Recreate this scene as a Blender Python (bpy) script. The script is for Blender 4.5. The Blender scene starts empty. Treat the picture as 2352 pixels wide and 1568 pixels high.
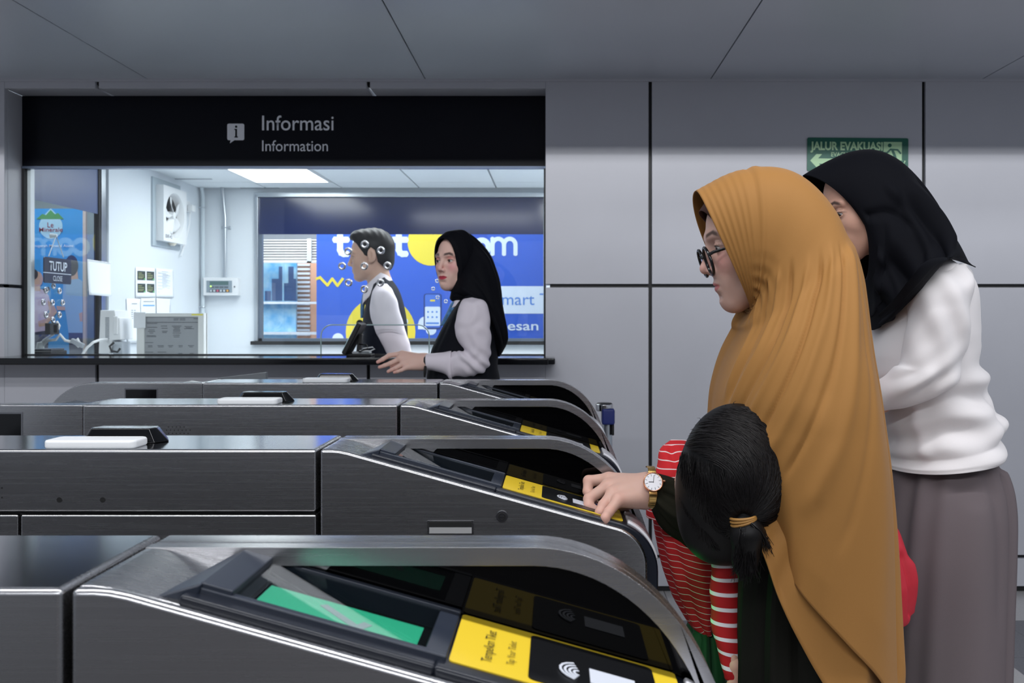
import bpy, bmesh, math, random
import numpy as np
from mathutils import Vector, Matrix
from mathutils.geometry import tessellate_polygon
random.seed(7); np.random.seed(7)
PI = math.pi
SC = bpy.context.scene
COL = SC.collection

# ------------------------------------------------------------------ camera, world, lights, exposure
F, CX, CY, H = 2287.0, 1275.0, 730.0, 1.31      # focal length in pixels, vanishing point, camera height
D = 4.76                                         # distance of the tiled wall
cam_d = bpy.data.cameras.new('camera'); cam = bpy.data.objects.new('camera', cam_d); COL.objects.link(cam)
cam.location = (0, 0, H); cam.rotation_euler = (PI/2, 0, 0)
cam_d.sensor_width = 36; cam_d.lens = 36*F/2352
cam_d.shift_x = -(CX-1176)/2352; cam_d.shift_y = -(784-CY)/2352
cam_d.clip_start = .05
cam_d.dof.use_dof = True; cam_d.dof.focus_distance = 1.75; cam_d.dof.aperture_fstop = 12
SC.camera = cam
vs = SC.view_settings
vs.view_transform = 'Standard'; vs.look = 'None'; vs.exposure = 0.0; vs.gamma = 1.0; vs.use_curve_mapping = False
SC.render.film_transparent = False

wd = bpy.data.worlds.new('station_air'); SC.world = wd; wd.use_nodes = True
wd.node_tree.nodes['Background'].inputs[0].default_value = (.62, .68, .78, 1)
wd.node_tree.nodes['Background'].inputs[1].default_value = .52

def area(name, loc, sx, sy, power, col=(1,1,1), rot=(0,0,0), spread=180):
    l = bpy.data.lights.new(name, 'AREA'); l.shape = 'RECTANGLE'; l.size = sx; l.size_y = sy
    l.energy = power; l.spread = math.radians(spread); l.color = col
    o = bpy.data.objects.new(name, l); o.location = loc; o.rotation_euler = rot; COL.objects.link(o)
    return o
# rows of linear fluorescent light under the hall ceiling: two near the soffit that wash the wall; below them two added fill rows
area('hall_light', (.3, 1.50, 2.985), 9.0, .12, 31, (.97, .98, 1), (math.radians(80), 0, 0), 62)
area('hall_light', (2.6, 2.42, 2.985), 5.0, .12, 7, (.97, .98, 1), (math.radians(78), 0, 0), 62)
area('hall_light', (.6, .95, 2.985), 8.0, .12, 82, (.97, .98, 1), (0, 0, 0), 140)  # added row above the people for top light, its spread kept off the wall
area('hall_light', (.3, -6.0, 5.045), 9.0, .16, 760, (.95, .97, 1))  # unseen frontal fill from behind the camera, no fixture built
# first the office's ceiling panel (its diffuser is built with the office ceiling)
area('office_light', (-1.84, 6.37, 2.24), .5, 1.15, 7, (.94, .97, 1))
area('office_light', (.15, 5.9, 2.24), .5, 1.15, 32, (.94, .97, 1))  # no panel is built for this lamp; it brightens the office
area('office_light', (-.75, 5.42, 2.24), 1.1, .35, 22, (.94, .97, 1))  # unseen lamp added near the glass to brighten the young officer's shirt
# lamps for the concourse beyond the office's far window and beside its left window
area('concourse_light', (-1.5, 8.35, 2.75), 3.4, 1.0, 75, (.9, .95, 1))
area('concourse_light', (-2.4, 9.3, 2.8), 1.2, .8, 60, (.95, .97, 1))  # extra lamp added to brighten the view left of the advertisement
area('concourse_light', (-3.3, 5.6, 2.7), .9, .9, 26, (.9, .95, 1))

# ------------------------------------------------------------------ helpers
def W(px, py, d):
    return Vector(((px-CX)*d/F, d, H-(py-CY)*d/F))
def lin(c):
    c = c/255.0
    return c/12.92 if c <= .04045 else ((c+.055)/1.055)**2.4
def rgb(r, g, b): return (lin(r), lin(g), lin(b), 1)

MATS = {}
def mat(name, col, rough=.5, metal=0, spec=.5, bump=0, bscale=200, stretch=None, emit=None, estr=0, sheen=0, coat=0,
        trans=0, ior=1.45, vary=0, vscale=3, sss=0, attr=None):
    if name in MATS: return MATS[name]
    m = bpy.data.materials.new(name); m.use_nodes = True; nt = m.node_tree; b = nt.nodes['Principled BSDF']
    b.inputs['Base Color'].default_value = col; b.inputs['Roughness'].default_value = rough
    b.inputs['Metallic'].default_value = metal; b.inputs['Specular IOR Level'].default_value = spec
    b.inputs['IOR'].default_value = ior
    if emit: b.inputs['Emission Color'].default_value = emit; b.inputs['Emission Strength'].default_value = estr
    if sheen: b.inputs['Sheen Weight'].default_value = sheen; b.inputs['Sheen Roughness'].default_value = .4
    if coat: b.inputs['Coat Weight'].default_value = coat; b.inputs['Coat Roughness'].default_value = .06
    if trans: b.inputs['Transmission Weight'].default_value = trans
    if sss:
        b.inputs['Subsurface Weight'].default_value = sss; b.inputs['Subsurface Radius'].default_value = (.01, .004, .002)
        b.inputs['Subsurface Scale'].default_value = .6
    tc = nt.nodes.new('ShaderNodeTexCoord'); vec = tc.outputs['Object']
    if stretch:
        mp = nt.nodes.new('ShaderNodeMapping'); mp.inputs['Scale'].default_value = stretch
        nt.links.new(vec, mp.inputs['Vector']); vec = mp.outputs['Vector']
    src = None
    if attr:
        a = nt.nodes.new('ShaderNodeAttribute'); a.attribute_name = attr; src = a.outputs['Color']
    if bump:
        n = nt.nodes.new('ShaderNodeTexNoise'); n.inputs['Scale'].default_value = bscale; n.inputs['Detail'].default_value = 3
        nt.links.new(vec, n.inputs['Vector'])
        bp = nt.nodes.new('ShaderNodeBump'); bp.inputs['Strength'].default_value = bump; bp.inputs['Distance'].default_value = .002
        nt.links.new(n.outputs['Fac'], bp.inputs['Height']); nt.links.new(bp.outputs['Normal'], b.inputs['Normal'])
        if metal > .5:
            mr = nt.nodes.new('ShaderNodeMapRange'); mr.inputs['To Min'].default_value = rough-.04; mr.inputs['To Max'].default_value = rough+.04
            nt.links.new(n.outputs['Fac'], mr.inputs['Value']); nt.links.new(mr.outputs['Result'], b.inputs['Roughness'])
    if vary:
        n2 = nt.nodes.new('ShaderNodeTexNoise'); n2.inputs['Scale'].default_value = vscale; n2.inputs['Detail'].default_value = 4
        nt.links.new(tc.outputs['Object'], n2.inputs['Vector'])
        mr = nt.nodes.new('ShaderNodeMapRange'); mr.inputs['From Min'].default_value = .3; mr.inputs['From Max'].default_value = .7
        mr.inputs['To Min'].default_value = 1-vary; mr.inputs['To Max'].default_value = 1+vary
        nt.links.new(n2.outputs['Fac'], mr.inputs['Value'])
        mx = nt.nodes.new('ShaderNodeMix'); mx.data_type = 'RGBA'; mx.blend_type = 'MULTIPLY'; mx.inputs[0].default_value = 1
        if src: nt.links.new(src, mx.inputs[6])
        else: mx.inputs[6].default_value = col
        nt.links.new(mr.outputs['Result'], mx.inputs[7]); src = mx.outputs[2]
    if src: nt.links.new(src, b.inputs['Base Color'])
    MATS[name] = m
    return m

def glass(name, tint=(1,1,1,1), refl=.06, rough=0.0, alpha=1.0):
    """thin pane: mostly see-through with a weak mirror reflection"""
    if name in MATS: return MATS[name]
    m = bpy.data.materials.new(name); m.use_nodes = True; nt = m.node_tree
    for n in list(nt.nodes): nt.nodes.remove(n)
    out = nt.nodes.new('ShaderNodeOutputMaterial'); mix = nt.nodes.new('ShaderNodeMixShader')
    tr = nt.nodes.new('ShaderNodeBsdfTransparent'); tr.inputs[0].default_value = tint
    gl = nt.nodes.new('ShaderNodeBsdfGlossy'); gl.inputs['Roughness'].default_value = rough
    fr = nt.nodes.new('ShaderNodeFresnel'); 
    ge = nt.nodes.new('ShaderNodeNewGeometry'); mi = nt.nodes.new('ShaderNodeMapRange')
    mi.inputs['To Min'].default_value = 1.45; mi.inputs['To Max'].default_value = 1/1.45
    nt.links.new(ge.outputs['Backfacing'], mi.inputs['Value']); nt.links.new(mi.outputs['Result'], fr.inputs['IOR'])
    mu = nt.nodes.new('ShaderNodeMath'); mu.operation = 'MULTIPLY'; mu.inputs[1].default_value = refl/.04
    nt.links.new(fr.outputs[0], mu.inputs[0]); nt.links.new(mu.outputs[0], mix.inputs[0])
    nt.links.new(tr.outputs[0], mix.inputs[1]); nt.links.new(gl.outputs[0], mix.inputs[2]); nt.links.new(mix.outputs[0], out.inputs[0])
    MATS[name] = m
    return m

def link(name, me, m=None, parent=None, smooth=False):
    o = bpy.data.objects.new(name, me); COL.objects.link(o)
    if m is not None:
        for mm in (m if isinstance(m, (list, tuple)) else [m]): me.materials.append(mm)
    if smooth:
        me.polygons.foreach_set('use_smooth', [True]*len(me.polygons))
    if parent is not None:
        o.parent = parent
        o.matrix_parent_inverse = PM(parent).inverted()
    return o
def PM(o):
    m = Matrix.LocRotScale(o.location, o.rotation_euler, o.scale)
    if o.parent is not None: return PM(o.parent) @ o.matrix_parent_inverse @ m
    return m
def thing(name, label, cat, loc=(0,0,0), rz=0, group=None):
    o = bpy.data.objects.new(name, None); COL.objects.link(o); o.location = loc; o.rotation_euler = (0,0,rz)
    o.empty_display_size = .05
    return tag(o, label, cat, group)
def tag(o, label, cat, group=None):
    o['label'] = label; o['category'] = cat
    if group: o['group'] = group
    return o
def struct(o, label=None, cat=None):
    o['kind'] = 'structure'
    if label: o['label'] = label
    if cat: o['category'] = cat
    return o

def me_from(verts, faces, name='m'):
    me = bpy.data.meshes.new(name); me.from_pydata([tuple(v) for v in verts], [], [tuple(f) for f in faces]); me.update()
    return me
class MB:
    """collects simple solids into ONE mesh (world coordinates)"""
    def __init__(s): s.v = []; s.f = []; s.mi = []; s.cur = 0
    def add(s, v, f):
        n = len(s.v); s.v += [tuple(x) for x in v]; s.f += [tuple(i+n for i in q) for q in f]; s.mi += [s.cur]*len(f); return s
    def box(s, x0, x1, y0, y1, z0, z1):
        v = [(x, y, z) for x in (x0, x1) for y in (y0, y1) for z in (z0, z1)]
        return s.add(v, [(0,1,3,2),(4,6,7,5),(0,4,5,1),(2,3,7,6),(0,2,6,4),(1,5,7,3)])
    def obox(s, c, ax, ay, az, hx, hy, hz):
        c, ax, ay, az = Vector(c), Vector(ax).normalized(), Vector(ay).normalized(), Vector(az).normalized()
        v = [c+ax*hx*i+ay*hy*j+az*hz*k for i in (-1,1) for j in (-1,1) for k in (-1,1)]
        return s.add(v, [(0,1,3,2),(4,6,7,5),(0,4,5,1),(2,3,7,6),(0,2,6,4),(1,5,7,3)])
    def prism(s, pts, y0, y1, axis='y'):
        """polygon (a,b) extruded along an axis; y: (x,z), x: (y,z), z: (x,y)"""
        n = len(pts)
        def P(a, b, t): return (a, t, b) if axis == 'y' else ((t, a, b) if axis == 'x' else (a, b, t))
        v = [P(a, b, y0) for a, b in pts] + [P(a, b, y1) for a, b in pts]
        f = [tuple(range(n))[::-1], tuple(range(n, 2*n))] + [(i, (i+1) % n, (i+1) % n+n, i+n) for i in range(n)]
        ar = sum(pts[i][0]*pts[(i+1) % n][1]-pts[(i+1) % n][0]*pts[i][1] for i in range(n))
        if (ar < 0) ^ (axis == 'y') ^ (y1 < y0): f = [q[::-1] for q in f]
        return s.add(v, f)
    def tube(s, pts, r, n=10, cap=True):
        pts = [Vector(p) for p in pts]; k = len(pts); rs = r if isinstance(r, (list, tuple)) else [r]*k
        rings = []; up = None
        for i, p in enumerate(pts):
            t = (pts[min(i+1, k-1)]-pts[max(i-1, 0)]).normalized()
            if up is None: up = Vector((0,0,1)) if abs(t.z) < .9 else Vector((1,0,0))
            a = (up-t*up.dot(t)).normalized(); b = t.cross(a); up = a
            rings.append([p+(a*math.cos(2*PI*j/n)+b*math.sin(2*PI*j/n))*rs[i] for j in range(n)])
        v = [q for R in rings for q in R]
        f = [(i*n+j, i*n+(j+1) % n, (i+1)*n+(j+1) % n, (i+1)*n+j) for i in range(k-1) for j in range(n)]
        if cap: f += [tuple(range(n))[::-1], tuple(range((k-1)*n, k*n))]
        return s.add(v, f)
    def disc(s, c, nrm, r, h, n=24, r2=None):
        c, nrm = Vector(c), Vector(nrm).normalized()
        return s.tube2(c, c+nrm*h, r, r if r2 is None else r2, n)
    def tube2(s, p, q, r1, r2, n=24):
        return s.tube([p, q], [r1, r2], n)
    def ring(s, c, nrm, R, r, n=28, k=10):
        c, t = Vector(c), Vector(nrm).normalized()
        up = Vector((0,0,1)) if abs(t.z) < .9 else Vector((1,0,0))
        a = (up-t*up.dot(t)).normalized(); b = t.cross(a); v = []; f = []
        for i in range(n):
            d = a*math.cos(2*PI*i/n)+b*math.sin(2*PI*i/n)
            for j in range(k): v.append(c+d*(R+r*math.cos(2*PI*j/k))+t*r*math.sin(2*PI*j/k))
        for i in range(n):
            for j in range(k): f.append((i*k+j, ((i+1) % n)*k+j, ((i+1) % n)*k+(j+1) % k, i*k+(j+1) % k))
        return s.add(v, f)
    def build(s, name, m, parent=None, bevel=0, seg=2, smooth=False, fix=True, ang=35):
        me = me_from(s.v, s.f, name)
        if any(s.mi): me.polygons.foreach_set('material_index', s.mi)
        if fix:
            bm = bmesh.new(); bm.from_mesh(me); bmesh.ops.recalc_face_normals(bm, faces=bm.faces); bm.to_mesh(me); bm.free()
        o = link(name, me, m, parent, smooth)
        if bevel:
            b = o.modifiers.new('b', 'BEVEL'); b.width = bevel; b.segments = seg; b.limit_method = 'ANGLE'; b.angle_limit = math.radians(ang)
            b.harden_normals = False
            me.polygons.foreach_set('use_smooth', [True]*len(me.polygons))
            w = o.modifiers.new('w', 'WEIGHTED_NORMAL')
        elif smooth:
            try: me.set_sharp_from_angle(angle=math.radians(ang))
            except Exception: pass
        return o

def frame_axes(origin, xdir, ydir):
    x = Vector(xdir).normalized(); y = Vector(ydir).normalized(); z = x.cross(y)
    m = Matrix((x, y, z)).transposed().to_4x4(); m.translation = Vector(origin); return m
def rrect(w, h, r, n=6, x0=0, y0=0):
    """rounded rectangle outline, lower left corner at x0,y0"""
    pts = []
    for cx, cy, a0 in ((w-r, r, -90), (w-r, h-r, 0), (r, h-r, 90), (r, r, 180)):
        for i in range(n+1):
            a = math.radians(a0+90*i/n); pts.append((x0+cx+r*math.cos(a), y0+cy+r*math.sin(a)))
    return pts
def flat_each(name, polys, M4, m, parent, t=.0008, z0=0.0):
    for i, p in enumerate(polys): flat(name, [p], M4, m, parent, t+i*2e-5, z0)
def flat(name, polys, M4, m, parent, t=.0008, z0=0.0):
    """2-D shapes (lists of points, each its own polygon) as thin raised print on a plane given by matrix M4"""
    V = []; Fc = []; R3 = M4.to_3x3(); dn = (R3 @ Vector((0, 0, 1)))*(-t)
    for k_, pts in enumerate(polys):
        if sum(pts[i-1][0]*pts[i][1]-pts[i][0]*pts[i-1][1] for i in range(len(pts))) < 0: pts = pts[::-1]
        n = len(pts); b0 = len(V); top = [M4 @ Vector((x, y, z0+t+k_*4e-5)) for x, y in pts]
        V += top+[p+dn for p in top]
        for tri in tessellate_polygon([[Vector((x, y, 0)) for x, y in pts]]):
            p_ = [pts[i] for i in tri]; ar = (p_[1][0]-p_[0][0])*(p_[2][1]-p_[0][1])-(p_[2][0]-p_[0][0])*(p_[1][1]-p_[0][1])
            Fc.append(tuple(b0+i for i in (tri if ar > 0 else tri[::-1])))
        Fc += [(b0+i, b0+n+i, b0+n+(i+1) % n, b0+(i+1) % n) for i in range(n)]
    return link(name, me_from(V, Fc, name), m, parent)
def circle(cx, cy, r, n=32, ry=None): return [(cx+r*math.cos(2*PI*i/n), cy+(ry or r)*math.sin(2*PI*i/n)) for i in range(n)]
def stroke(pts, w):
    """thick polyline as quads"""
    out = []
    for (a, b), (c, d) in zip(pts[:-1], pts[1:]):
        L = math.hypot(c-a, d-b) or 1e-9; nx, ny = -(d-b)/L*w/2, (c-a)/L*w/2; ex, ey = (c-a)/L*w*.3, (d-b)/L*w*.3
        out.append([(a+nx-ex, b+ny-ey), (a-nx-ex, b-ny-ey), (c-nx+ex, d-ny+ey), (c+nx+ex, d+ny+ey)])
    return out
def text(name, s, M4, height, m, parent, width=None, bold=0.0, align='LEFT', t=.0008, shear=0):
    """built-in font converted to a mesh; height = cap height, width squeezes the line to that length"""
    cu = bpy.data.curves.new(name, 'FONT'); cu.body = s; cu.size = 1; cu.offset = bold; cu.shear = shear; cu.resolution_u = 4
    o = bpy.data.objects.new(name, cu); COL.objects.link(o)
    dg = bpy.context.evaluated_depsgraph_get(); me = bpy.data.meshes.new_from_object(o.evaluated_get(dg))
    bpy.data.objects.remove(o); bpy.data.curves.remove(cu)
    n = len(me.vertices); co = np.empty(n*3); me.vertices.foreach_get('co', co); co = co.reshape(-1, 3)
    x0, x1 = co[:,0].min(), co[:,0].max(); sy = height/.70
    sx = (width/(x1-x0)) if width else sy
    co[:,0] = (co[:,0]-x0)*sx; co[:,1] *= sy; co[:,2] = t
    if align == 'CENTER': co[:,0] -= (x1-x0)*sx/2
    if align == 'RIGHT': co[:,0] -= (x1-x0)*sx
    R = np.array(M4.to_3x3()); co = co @ R.T + np.array(M4.translation)
    me.vertices.foreach_set('co', co.reshape(-1)); me.update(); me.name = name
    me.materials.clear()
    return link(name, me, m, parent)
def under(o, par):
    o.parent = par; o.matrix_parent_inverse = PM(par).inverted()
def dup_tree(o, parent=None):
    c = o.copy(); COL.objects.link(c)
    if parent is not None: c.parent = parent; c.matrix_parent_inverse = o.matrix_parent_inverse.copy()
    for ch in [x for x in bpy.data.objects if x.parent == o and x is not c]: dup_tree(ch, c)
    return c
# ------------------------------------------------------------------ materials
M_panel = mat('wall_panel_laminate', rgb(190,191,198), .38, spec=.35, vary=.03, vscale=2)
M_joint = mat('black_joint', rgb(16,17,20), .5)
M_ceil = mat('ceiling_panel_metal', rgb(186,190,198), .33, spec=.5, vary=.03, vscale=1.2)
M_white = mat('white_paint', rgb(222,228,234), .6)
M_plastic = mat('white_plastic', rgb(232,234,236), .35)
M_navy = mat('navy_film', rgb(24,30,52), .3)
M_black = mat('black_gloss', rgb(8,9,11), .12)
M_blackm = mat('black_matte', rgb(14,15,18), .5)
M_alu = mat('aluminium', rgb(196,202,208), .3, metal=1)
M_steel = mat('brushed_steel', rgb(176,176,178), .27, metal=1, bump=.0016, bscale=1, stretch=(4, 300, 300))
M_polish = mat('polished_steel', rgb(186,188,192), .13, metal=1)
M_chrome = mat('chrome', rgb(205,205,208), .14, metal=1)
M_paper = mat('paper', rgb(240,244,248), .7)
M_ink = mat('grey_ink', rgb(110,114,122), .7)
M_text = mat('sign_lettering', rgb(248,250,255), .5)

# ------------------------------------------------------------------ floor (light granite tiles with a dark inlay band)
def floor_mat():
    m = bpy.data.materials.new('granite_floor'); m.use_nodes = True; nt = m.node_tree; b = nt.nodes['Principled BSDF']
    tc = nt.nodes.new('ShaderNodeTexCoord'); sp = nt.nodes.new('ShaderNodeSeparateXYZ'); nt.links.new(tc.outputs['Object'], sp.inputs[0])
    def mth(op, a, bb):
        n = nt.nodes.new('ShaderNodeMath'); n.operation = op
        for i, q in enumerate((a, bb)):
            if isinstance(q, (int, float)): n.inputs[i].default_value = q
            else: nt.links.new(q, n.inputs[i])
        return n.outputs[0]
    band = mth('MULTIPLY', mth('GREATER_THAN', sp.outputs[1], 3.84), mth('LESS_THAN', sp.outputs[1], 4.31))
    leg = mth('MULTIPLY', mth('GREATER_THAN', sp.outputs[0], 1.72), mth('LESS_THAN', sp.outputs[1], 4.31))
    dark = mth('MAXIMUM', band, leg)
    fx = mth('LESS_THAN', mth('FRACT', mth('DIVIDE', mth('ADD', sp.outputs[0], 20-1.72), .47), 0), .008)
    fy = mth('LESS_THAN', mth('FRACT', mth('DIVIDE', mth('ADD', sp.outputs[1], 20*.47-3.84), .47), 0), .008)
    j = mth('MAXIMUM', fx, fy)
    nz = nt.nodes.new('ShaderNodeTexNoise'); nz.inputs['Scale'].default_value = 120; nt.links.new(tc.outputs['Object'], nz.inputs['Vector'])
    def mixc(f, a, c):
        n = nt.nodes.new('ShaderNodeMix'); n.data_type = 'RGBA'; nt.links.new(f, n.inputs[0])
        for i, q in ((6, a), (7, c)):
            if isinstance(q, tuple): n.inputs[i].default_value = q
            else: nt.links.new(q, n.inputs[i])
        return n.outputs[2]
    light = mixc(nz.outputs[0], rgb(172,170,170), rgb(196,194,194)); drk = mixc(nz.outputs[0], rgb(88,88,94), rgb(112,112,118))
    hall = mth('LESS_THAN', sp.outputs[1], .45)  # unseen floor near the camera, coloured darker to dim its reflection in the gates
    c = mixc(hall, mixc(j, mixc(dark, light, drk), rgb(80,80,82)), rgb(72,70,70)); nt.links.new(c, b.inputs['Base Color']); b.inputs['Roughness'].default_value = .22
    return m
struct(MB().box(-5, 5, -8.5, 13, -.1, 0).build('floor', floor_mat()))

# ------------------------------------------------------------------ tiled wall with the office opening
OX0, OX1 = (10-CX)*D/F, (1253-CX)*D/F          # opening
OZ1 = H+(CY-203)*D/F; OZ0 = H-(826-CY)*D/F
wl = MB(); JV = [-3.5, -2.19, -.893, .455, 1.763, 3.07, 4.4]; JH = [.02, .169, 1.464, 2.45]
G = .008
wl.cur = 0
def panel(x0, x1, z0, z1):
    if x1-x0 > .01 and z1-z0 > .01: wl.box(x0, x1, D, D+.03, z0, z1)
for a, b in zip(JV[:-1], JV[1:]):
    for c, d in zip(JH[:-1], JH[1:]):
        x0, x1, z0, z1 = a+G, b-G, c+G, d-(G if d < 2.4 else 0)
        if x1 <= OX0 or x0 >= OX1 or z1 <= OZ0 or z0 >= OZ1: panel(x0, x1, z0, z1); continue
        panel(x0, min(x1, OX0), z0, z1); panel(max(x0, OX1), x1, z0, z1)
        panel(max(x0, OX0), min(x1, OX1), OZ1, z1); panel(max(x0, OX0), min(x1, OX1), z0, OZ0)
# reveal of the opening: left side, right side, head
RD = D+.165
for z0, z1 in ((OZ0, 1.464-G), (1.464+G, OZ1)):
    wl.box(OX0-.02, OX0, D+.031, RD+.06, z0, z1); wl.box(OX1, OX1+.02, D+.031, RD+.06, z0, z1)
for a, b in zip(JV[:-1], JV[1:]):
    if b > OX0 and a < OX1: wl.box(max(a+G, OX0), min(b-G, OX1), D+.031, RD+.06, OZ1, OZ1+.02)
wl.cur = 1
wl.box(OX0-.03, OX0-.021, D+.03, RD+.06, OZ0, OZ1); wl.box(OX1+.021, OX1+.03, D+.03, RD+.06, OZ0, OZ1)
for x0, x1, z0, z1 in ((-5, OX0-.021, 0, 2.45), (OX1+.021, 5, 0, 2.45), (OX0-.021, OX1+.021, 0, OZ0), (OX0-.021, OX1+.021, OZ1+.021, 2.45)):
    wl.box(x0, x1, D+.018, D+.08, z0, z1)
struct(wl.build('wall_back', [M_panel, M_joint], bevel=.002, seg=1))

# soffit of ceiling panels over the gates, and the higher hall ceiling behind
cl = MB(); ZC = 2.45; SD = 3.45
cxs = [(p-CX)*D/F for p in (-310, 340, 977, 1632, 2255, 2900)]
cxs = [-5]+cxs+[5]
for a, b in zip(cxs[:-1], cxs[1:]): cl.box(a+.003, b-.003, SD+.02, D-.006, ZC, ZC+.02)
cl.box(-5, 5, SD, SD+.018, ZC, ZC+.02); cl.cur = 1; cl.box(-5, 5, SD, D+.08, ZC+.021, ZC+.06)
cl.cur = 0; cl.box(-5, 5, SD, SD+.02, ZC+.02, 5.3); cl.box(-5, 5, -8.5, SD+.02, 5.3, 5.36)
struct(cl.build('ceiling', [M_ceil, M_joint]))
tr = MB().box(-5, 5, D-.012, D, ZC-.012, ZC).build('trim_1', M_panel); struct(tr)

# ------------------------------------------------------------------ office shell
XL = -2.60; BK = 7.30; OZC = H+298*BK/F; LW0, LW1 = RD+.05, 5.80    # left wall, back wall, office ceiling, left window
of = MB()
wz0, wz1 = H-(815-CY)*4.98/F, OZC
of.box(XL-.08, XL, LW1, BK, 0, OZC+.3)                               # left wall beyond the side window
of.box(XL-.08, XL, RD+.06, LW1, 0, .62)
struct(of.build('wall_left', M_white))
bx0, bx1, bz0, bz1 = (590-CX)*BK/F, (1252-CX)*BK/F, H-(783-CY)*BK/F, H+(CY-449)*BK/F
bw = MB().box(XL-.08, bx0, BK, BK+.1, 0, OZC+.3).box(bx1, 1.2, BK, BK+.1, 0, OZC+.3).box(bx0, bx1, BK, BK+.1, 0, bz0).box(bx0, bx1, BK, BK+.1, bz1, OZC+.3)
struct(bw.build('wall_office_back', M_white))
struct(MB().box(1.12, 1.2, RD+.06, BK, 0, OZC+.3).build('wall_right', M_white))
struct(MB().box(XL-.02, 1.12, RD+.061, BK, .0, .012).build('floor_office', M_white))
M_tile = mat('ceiling_tile', rgb(240,245,248), .7)
oc = MB(); gy = [RD+.06, 5.75, 6.985, BK-.02]
PX0, PX1, PY0, PY1 = -2.09, -1.585, 5.78, 6.965                      # lit panel
gx = [XL-.1, -2.115, -1.56, -.993, -.431, .13, .69, 1.2]
for a, b in zip(gx[:-1], gx[1:]):
    for c, d in zip(gy[:-1], gy[1:]):
        if abs(a+2.115) < .01 and abs(c-5.75) < .01: continue
        oc.box(a+.006, b-.006, c+.006, d-.006, OZC, OZC+.02)
oc.cur = 1; oc.box(XL-.1, 1.2, RD+.06, BK, OZC+.022, OZC+.04)
oc.box(-2.30, -2.02, BK-.03, BK-.002, OZC-.003, OZC+.021)
oc.box(XL, -2.35, BK-.5, BK-.47, OZC-.002, OZC+.021)
struct(oc.build('ceiling_office', [M_tile, mat('grid_grey', rgb(150,158,166), .6)]))
pn = thing('ceiling_light', 'square lit white panel light in the office ceiling', 'ceiling light', (-1.84, 6.37, OZC))
MB().box(PX0, PX1, PY0, PY1, OZC-.002, OZC+.012).build('diffuser', mat('lit_diffuser', (1,1,1,1), .5, emit=(.95,1,1,1), estr=5.0), pn)
fr = MB()
for a in ((PX0-.02, PX1+.02, PY0-.02, PY0), (PX0-.02, PX1+.02, PY1, PY1+.02), (PX0-.02, PX0, PY0, PY1), (PX1, PX1+.02, PY0, PY1)): fr.box(*a, OZC-.004, OZC+.014)
fr.build('frame', M_plastic, pn)

# ------------------------------------------------------------------ front office window: sign band, glass with a pay slot, speak-through rings
GD = RD                                                              # glass plane
CZF = H-(822-CY)*4.57/F
def g(px, py, d=GD): p = W(px, py, d); return p.x, p.z
win = thing('window_1', 'wide office service window below the navy Informasi sign', 'window', ((650-CX)*GD/F, GD, 1.1)); struct(win)
gx0, gz1 = g(60, 386); gx1, gz0 = g(1252, 817)
gx0 = OX0+.012; gx1 = OX1-.004
# glass outline with the rounded slot cut out of its lower edge
sx0, sz1 = g(736, 746); sx1, _ = g(985, 746); r = .055
out = [(gx0, gz0), (sx0, gz0)]
for i in range(9):
    a = PI-PI/2*i/8; out.append((sx0+r+r*math.cos(a), sz1-r+r*math.sin(a)))
for i in range(9):
    a = PI/2-PI/2*i/8; out.append((sx1-r+r*math.cos(a), sz1-r+r*math.sin(a)))
slot = out[1:]
slot.append((sx1, gz0)); out += [(sx1, gz0), (gx1, gz0), (gx1, gz1), (gx0, gz1)]
pane = MB().prism(out, GD+.012, GD+.013); pane.build('pane', glass('window_glass', (.95,.97,.97,1), .055), win)
MB().tube([(x, GD+.012, z) for x, z in slot], .0032, 8).build('polished_edge', mat('glass_edge', rgb(150,170,172), .15, spec=.8), win)
fb = MB(); fb.box(OX0+.001, OX0+.014, GD-.012, GD+.03, gz0-.01, gz1); fb.box(OX1-.010, OX1-.001, GD-.012, GD+.03, gz0-.01, gz1)
fb.box(OX0+.001, OX1-.001, GD-.004, GD+.03, CZF-.001, CZF+.005)
fb.build('frame', M_blackm, win)
MB().box(OX0+.015, OX0+.032, GD+.014, GD+.05, gz0-.01, gz1).build('bright_post', mat('white_frame', rgb(235,240,244), .4), win)
MB().box(OX0+.001, OX1-.001, GD-.014, GD+.02, gz1-.003, gz1+.008).build('head_rail', mat('rail_grey', rgb(100,112,132), .35, metal=.6), win)
def ring_at(px, py, d, R, par, off=.0):
    p = W(px, py, d)
    o = MB().ring((p.x, d-.003, p.z), (0, 1, 0), R, R*.36, 26, 10).build('speak_ring', M_chrome, par, smooth=True, ang=80); return o
for px, py in ((838,561),(800,577),(875,575),(786,611),(837,611),(890,610),(801,649),(874,649),(837,664)):
    ring_at(px, py, GD+.008, .0146, win)

sg = thing('information_sign', 'long navy sign band reading Informasi above the office window', 'sign', (g(650, 300)[0], GD, g(650, 300)[1]))
MB().box(OX0+.001, OX1-.001, GD-.008, GD+.05, gz1+.008, OZ1-.001).build('panel', mat('sign_navy', rgb(8,11,22), .3, spec=.2), sg)
S4 = lambda px, py, d=GD-.0085: frame_axes(W(px, py, d), (1,0,0), (0,0,1))
k = GD/F
text('lettering', 'Informasi', S4(602, 299), 34*k, M_text, sg, 164*k, .004)
text('lettering', 'Information', S4(602, 347), 25*k, M_text, sg, 151*k, .002)
MI = S4(522, 329)
ico = rrect(39*k, 38*k, 4*k, 5, 0, 7*k)
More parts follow.
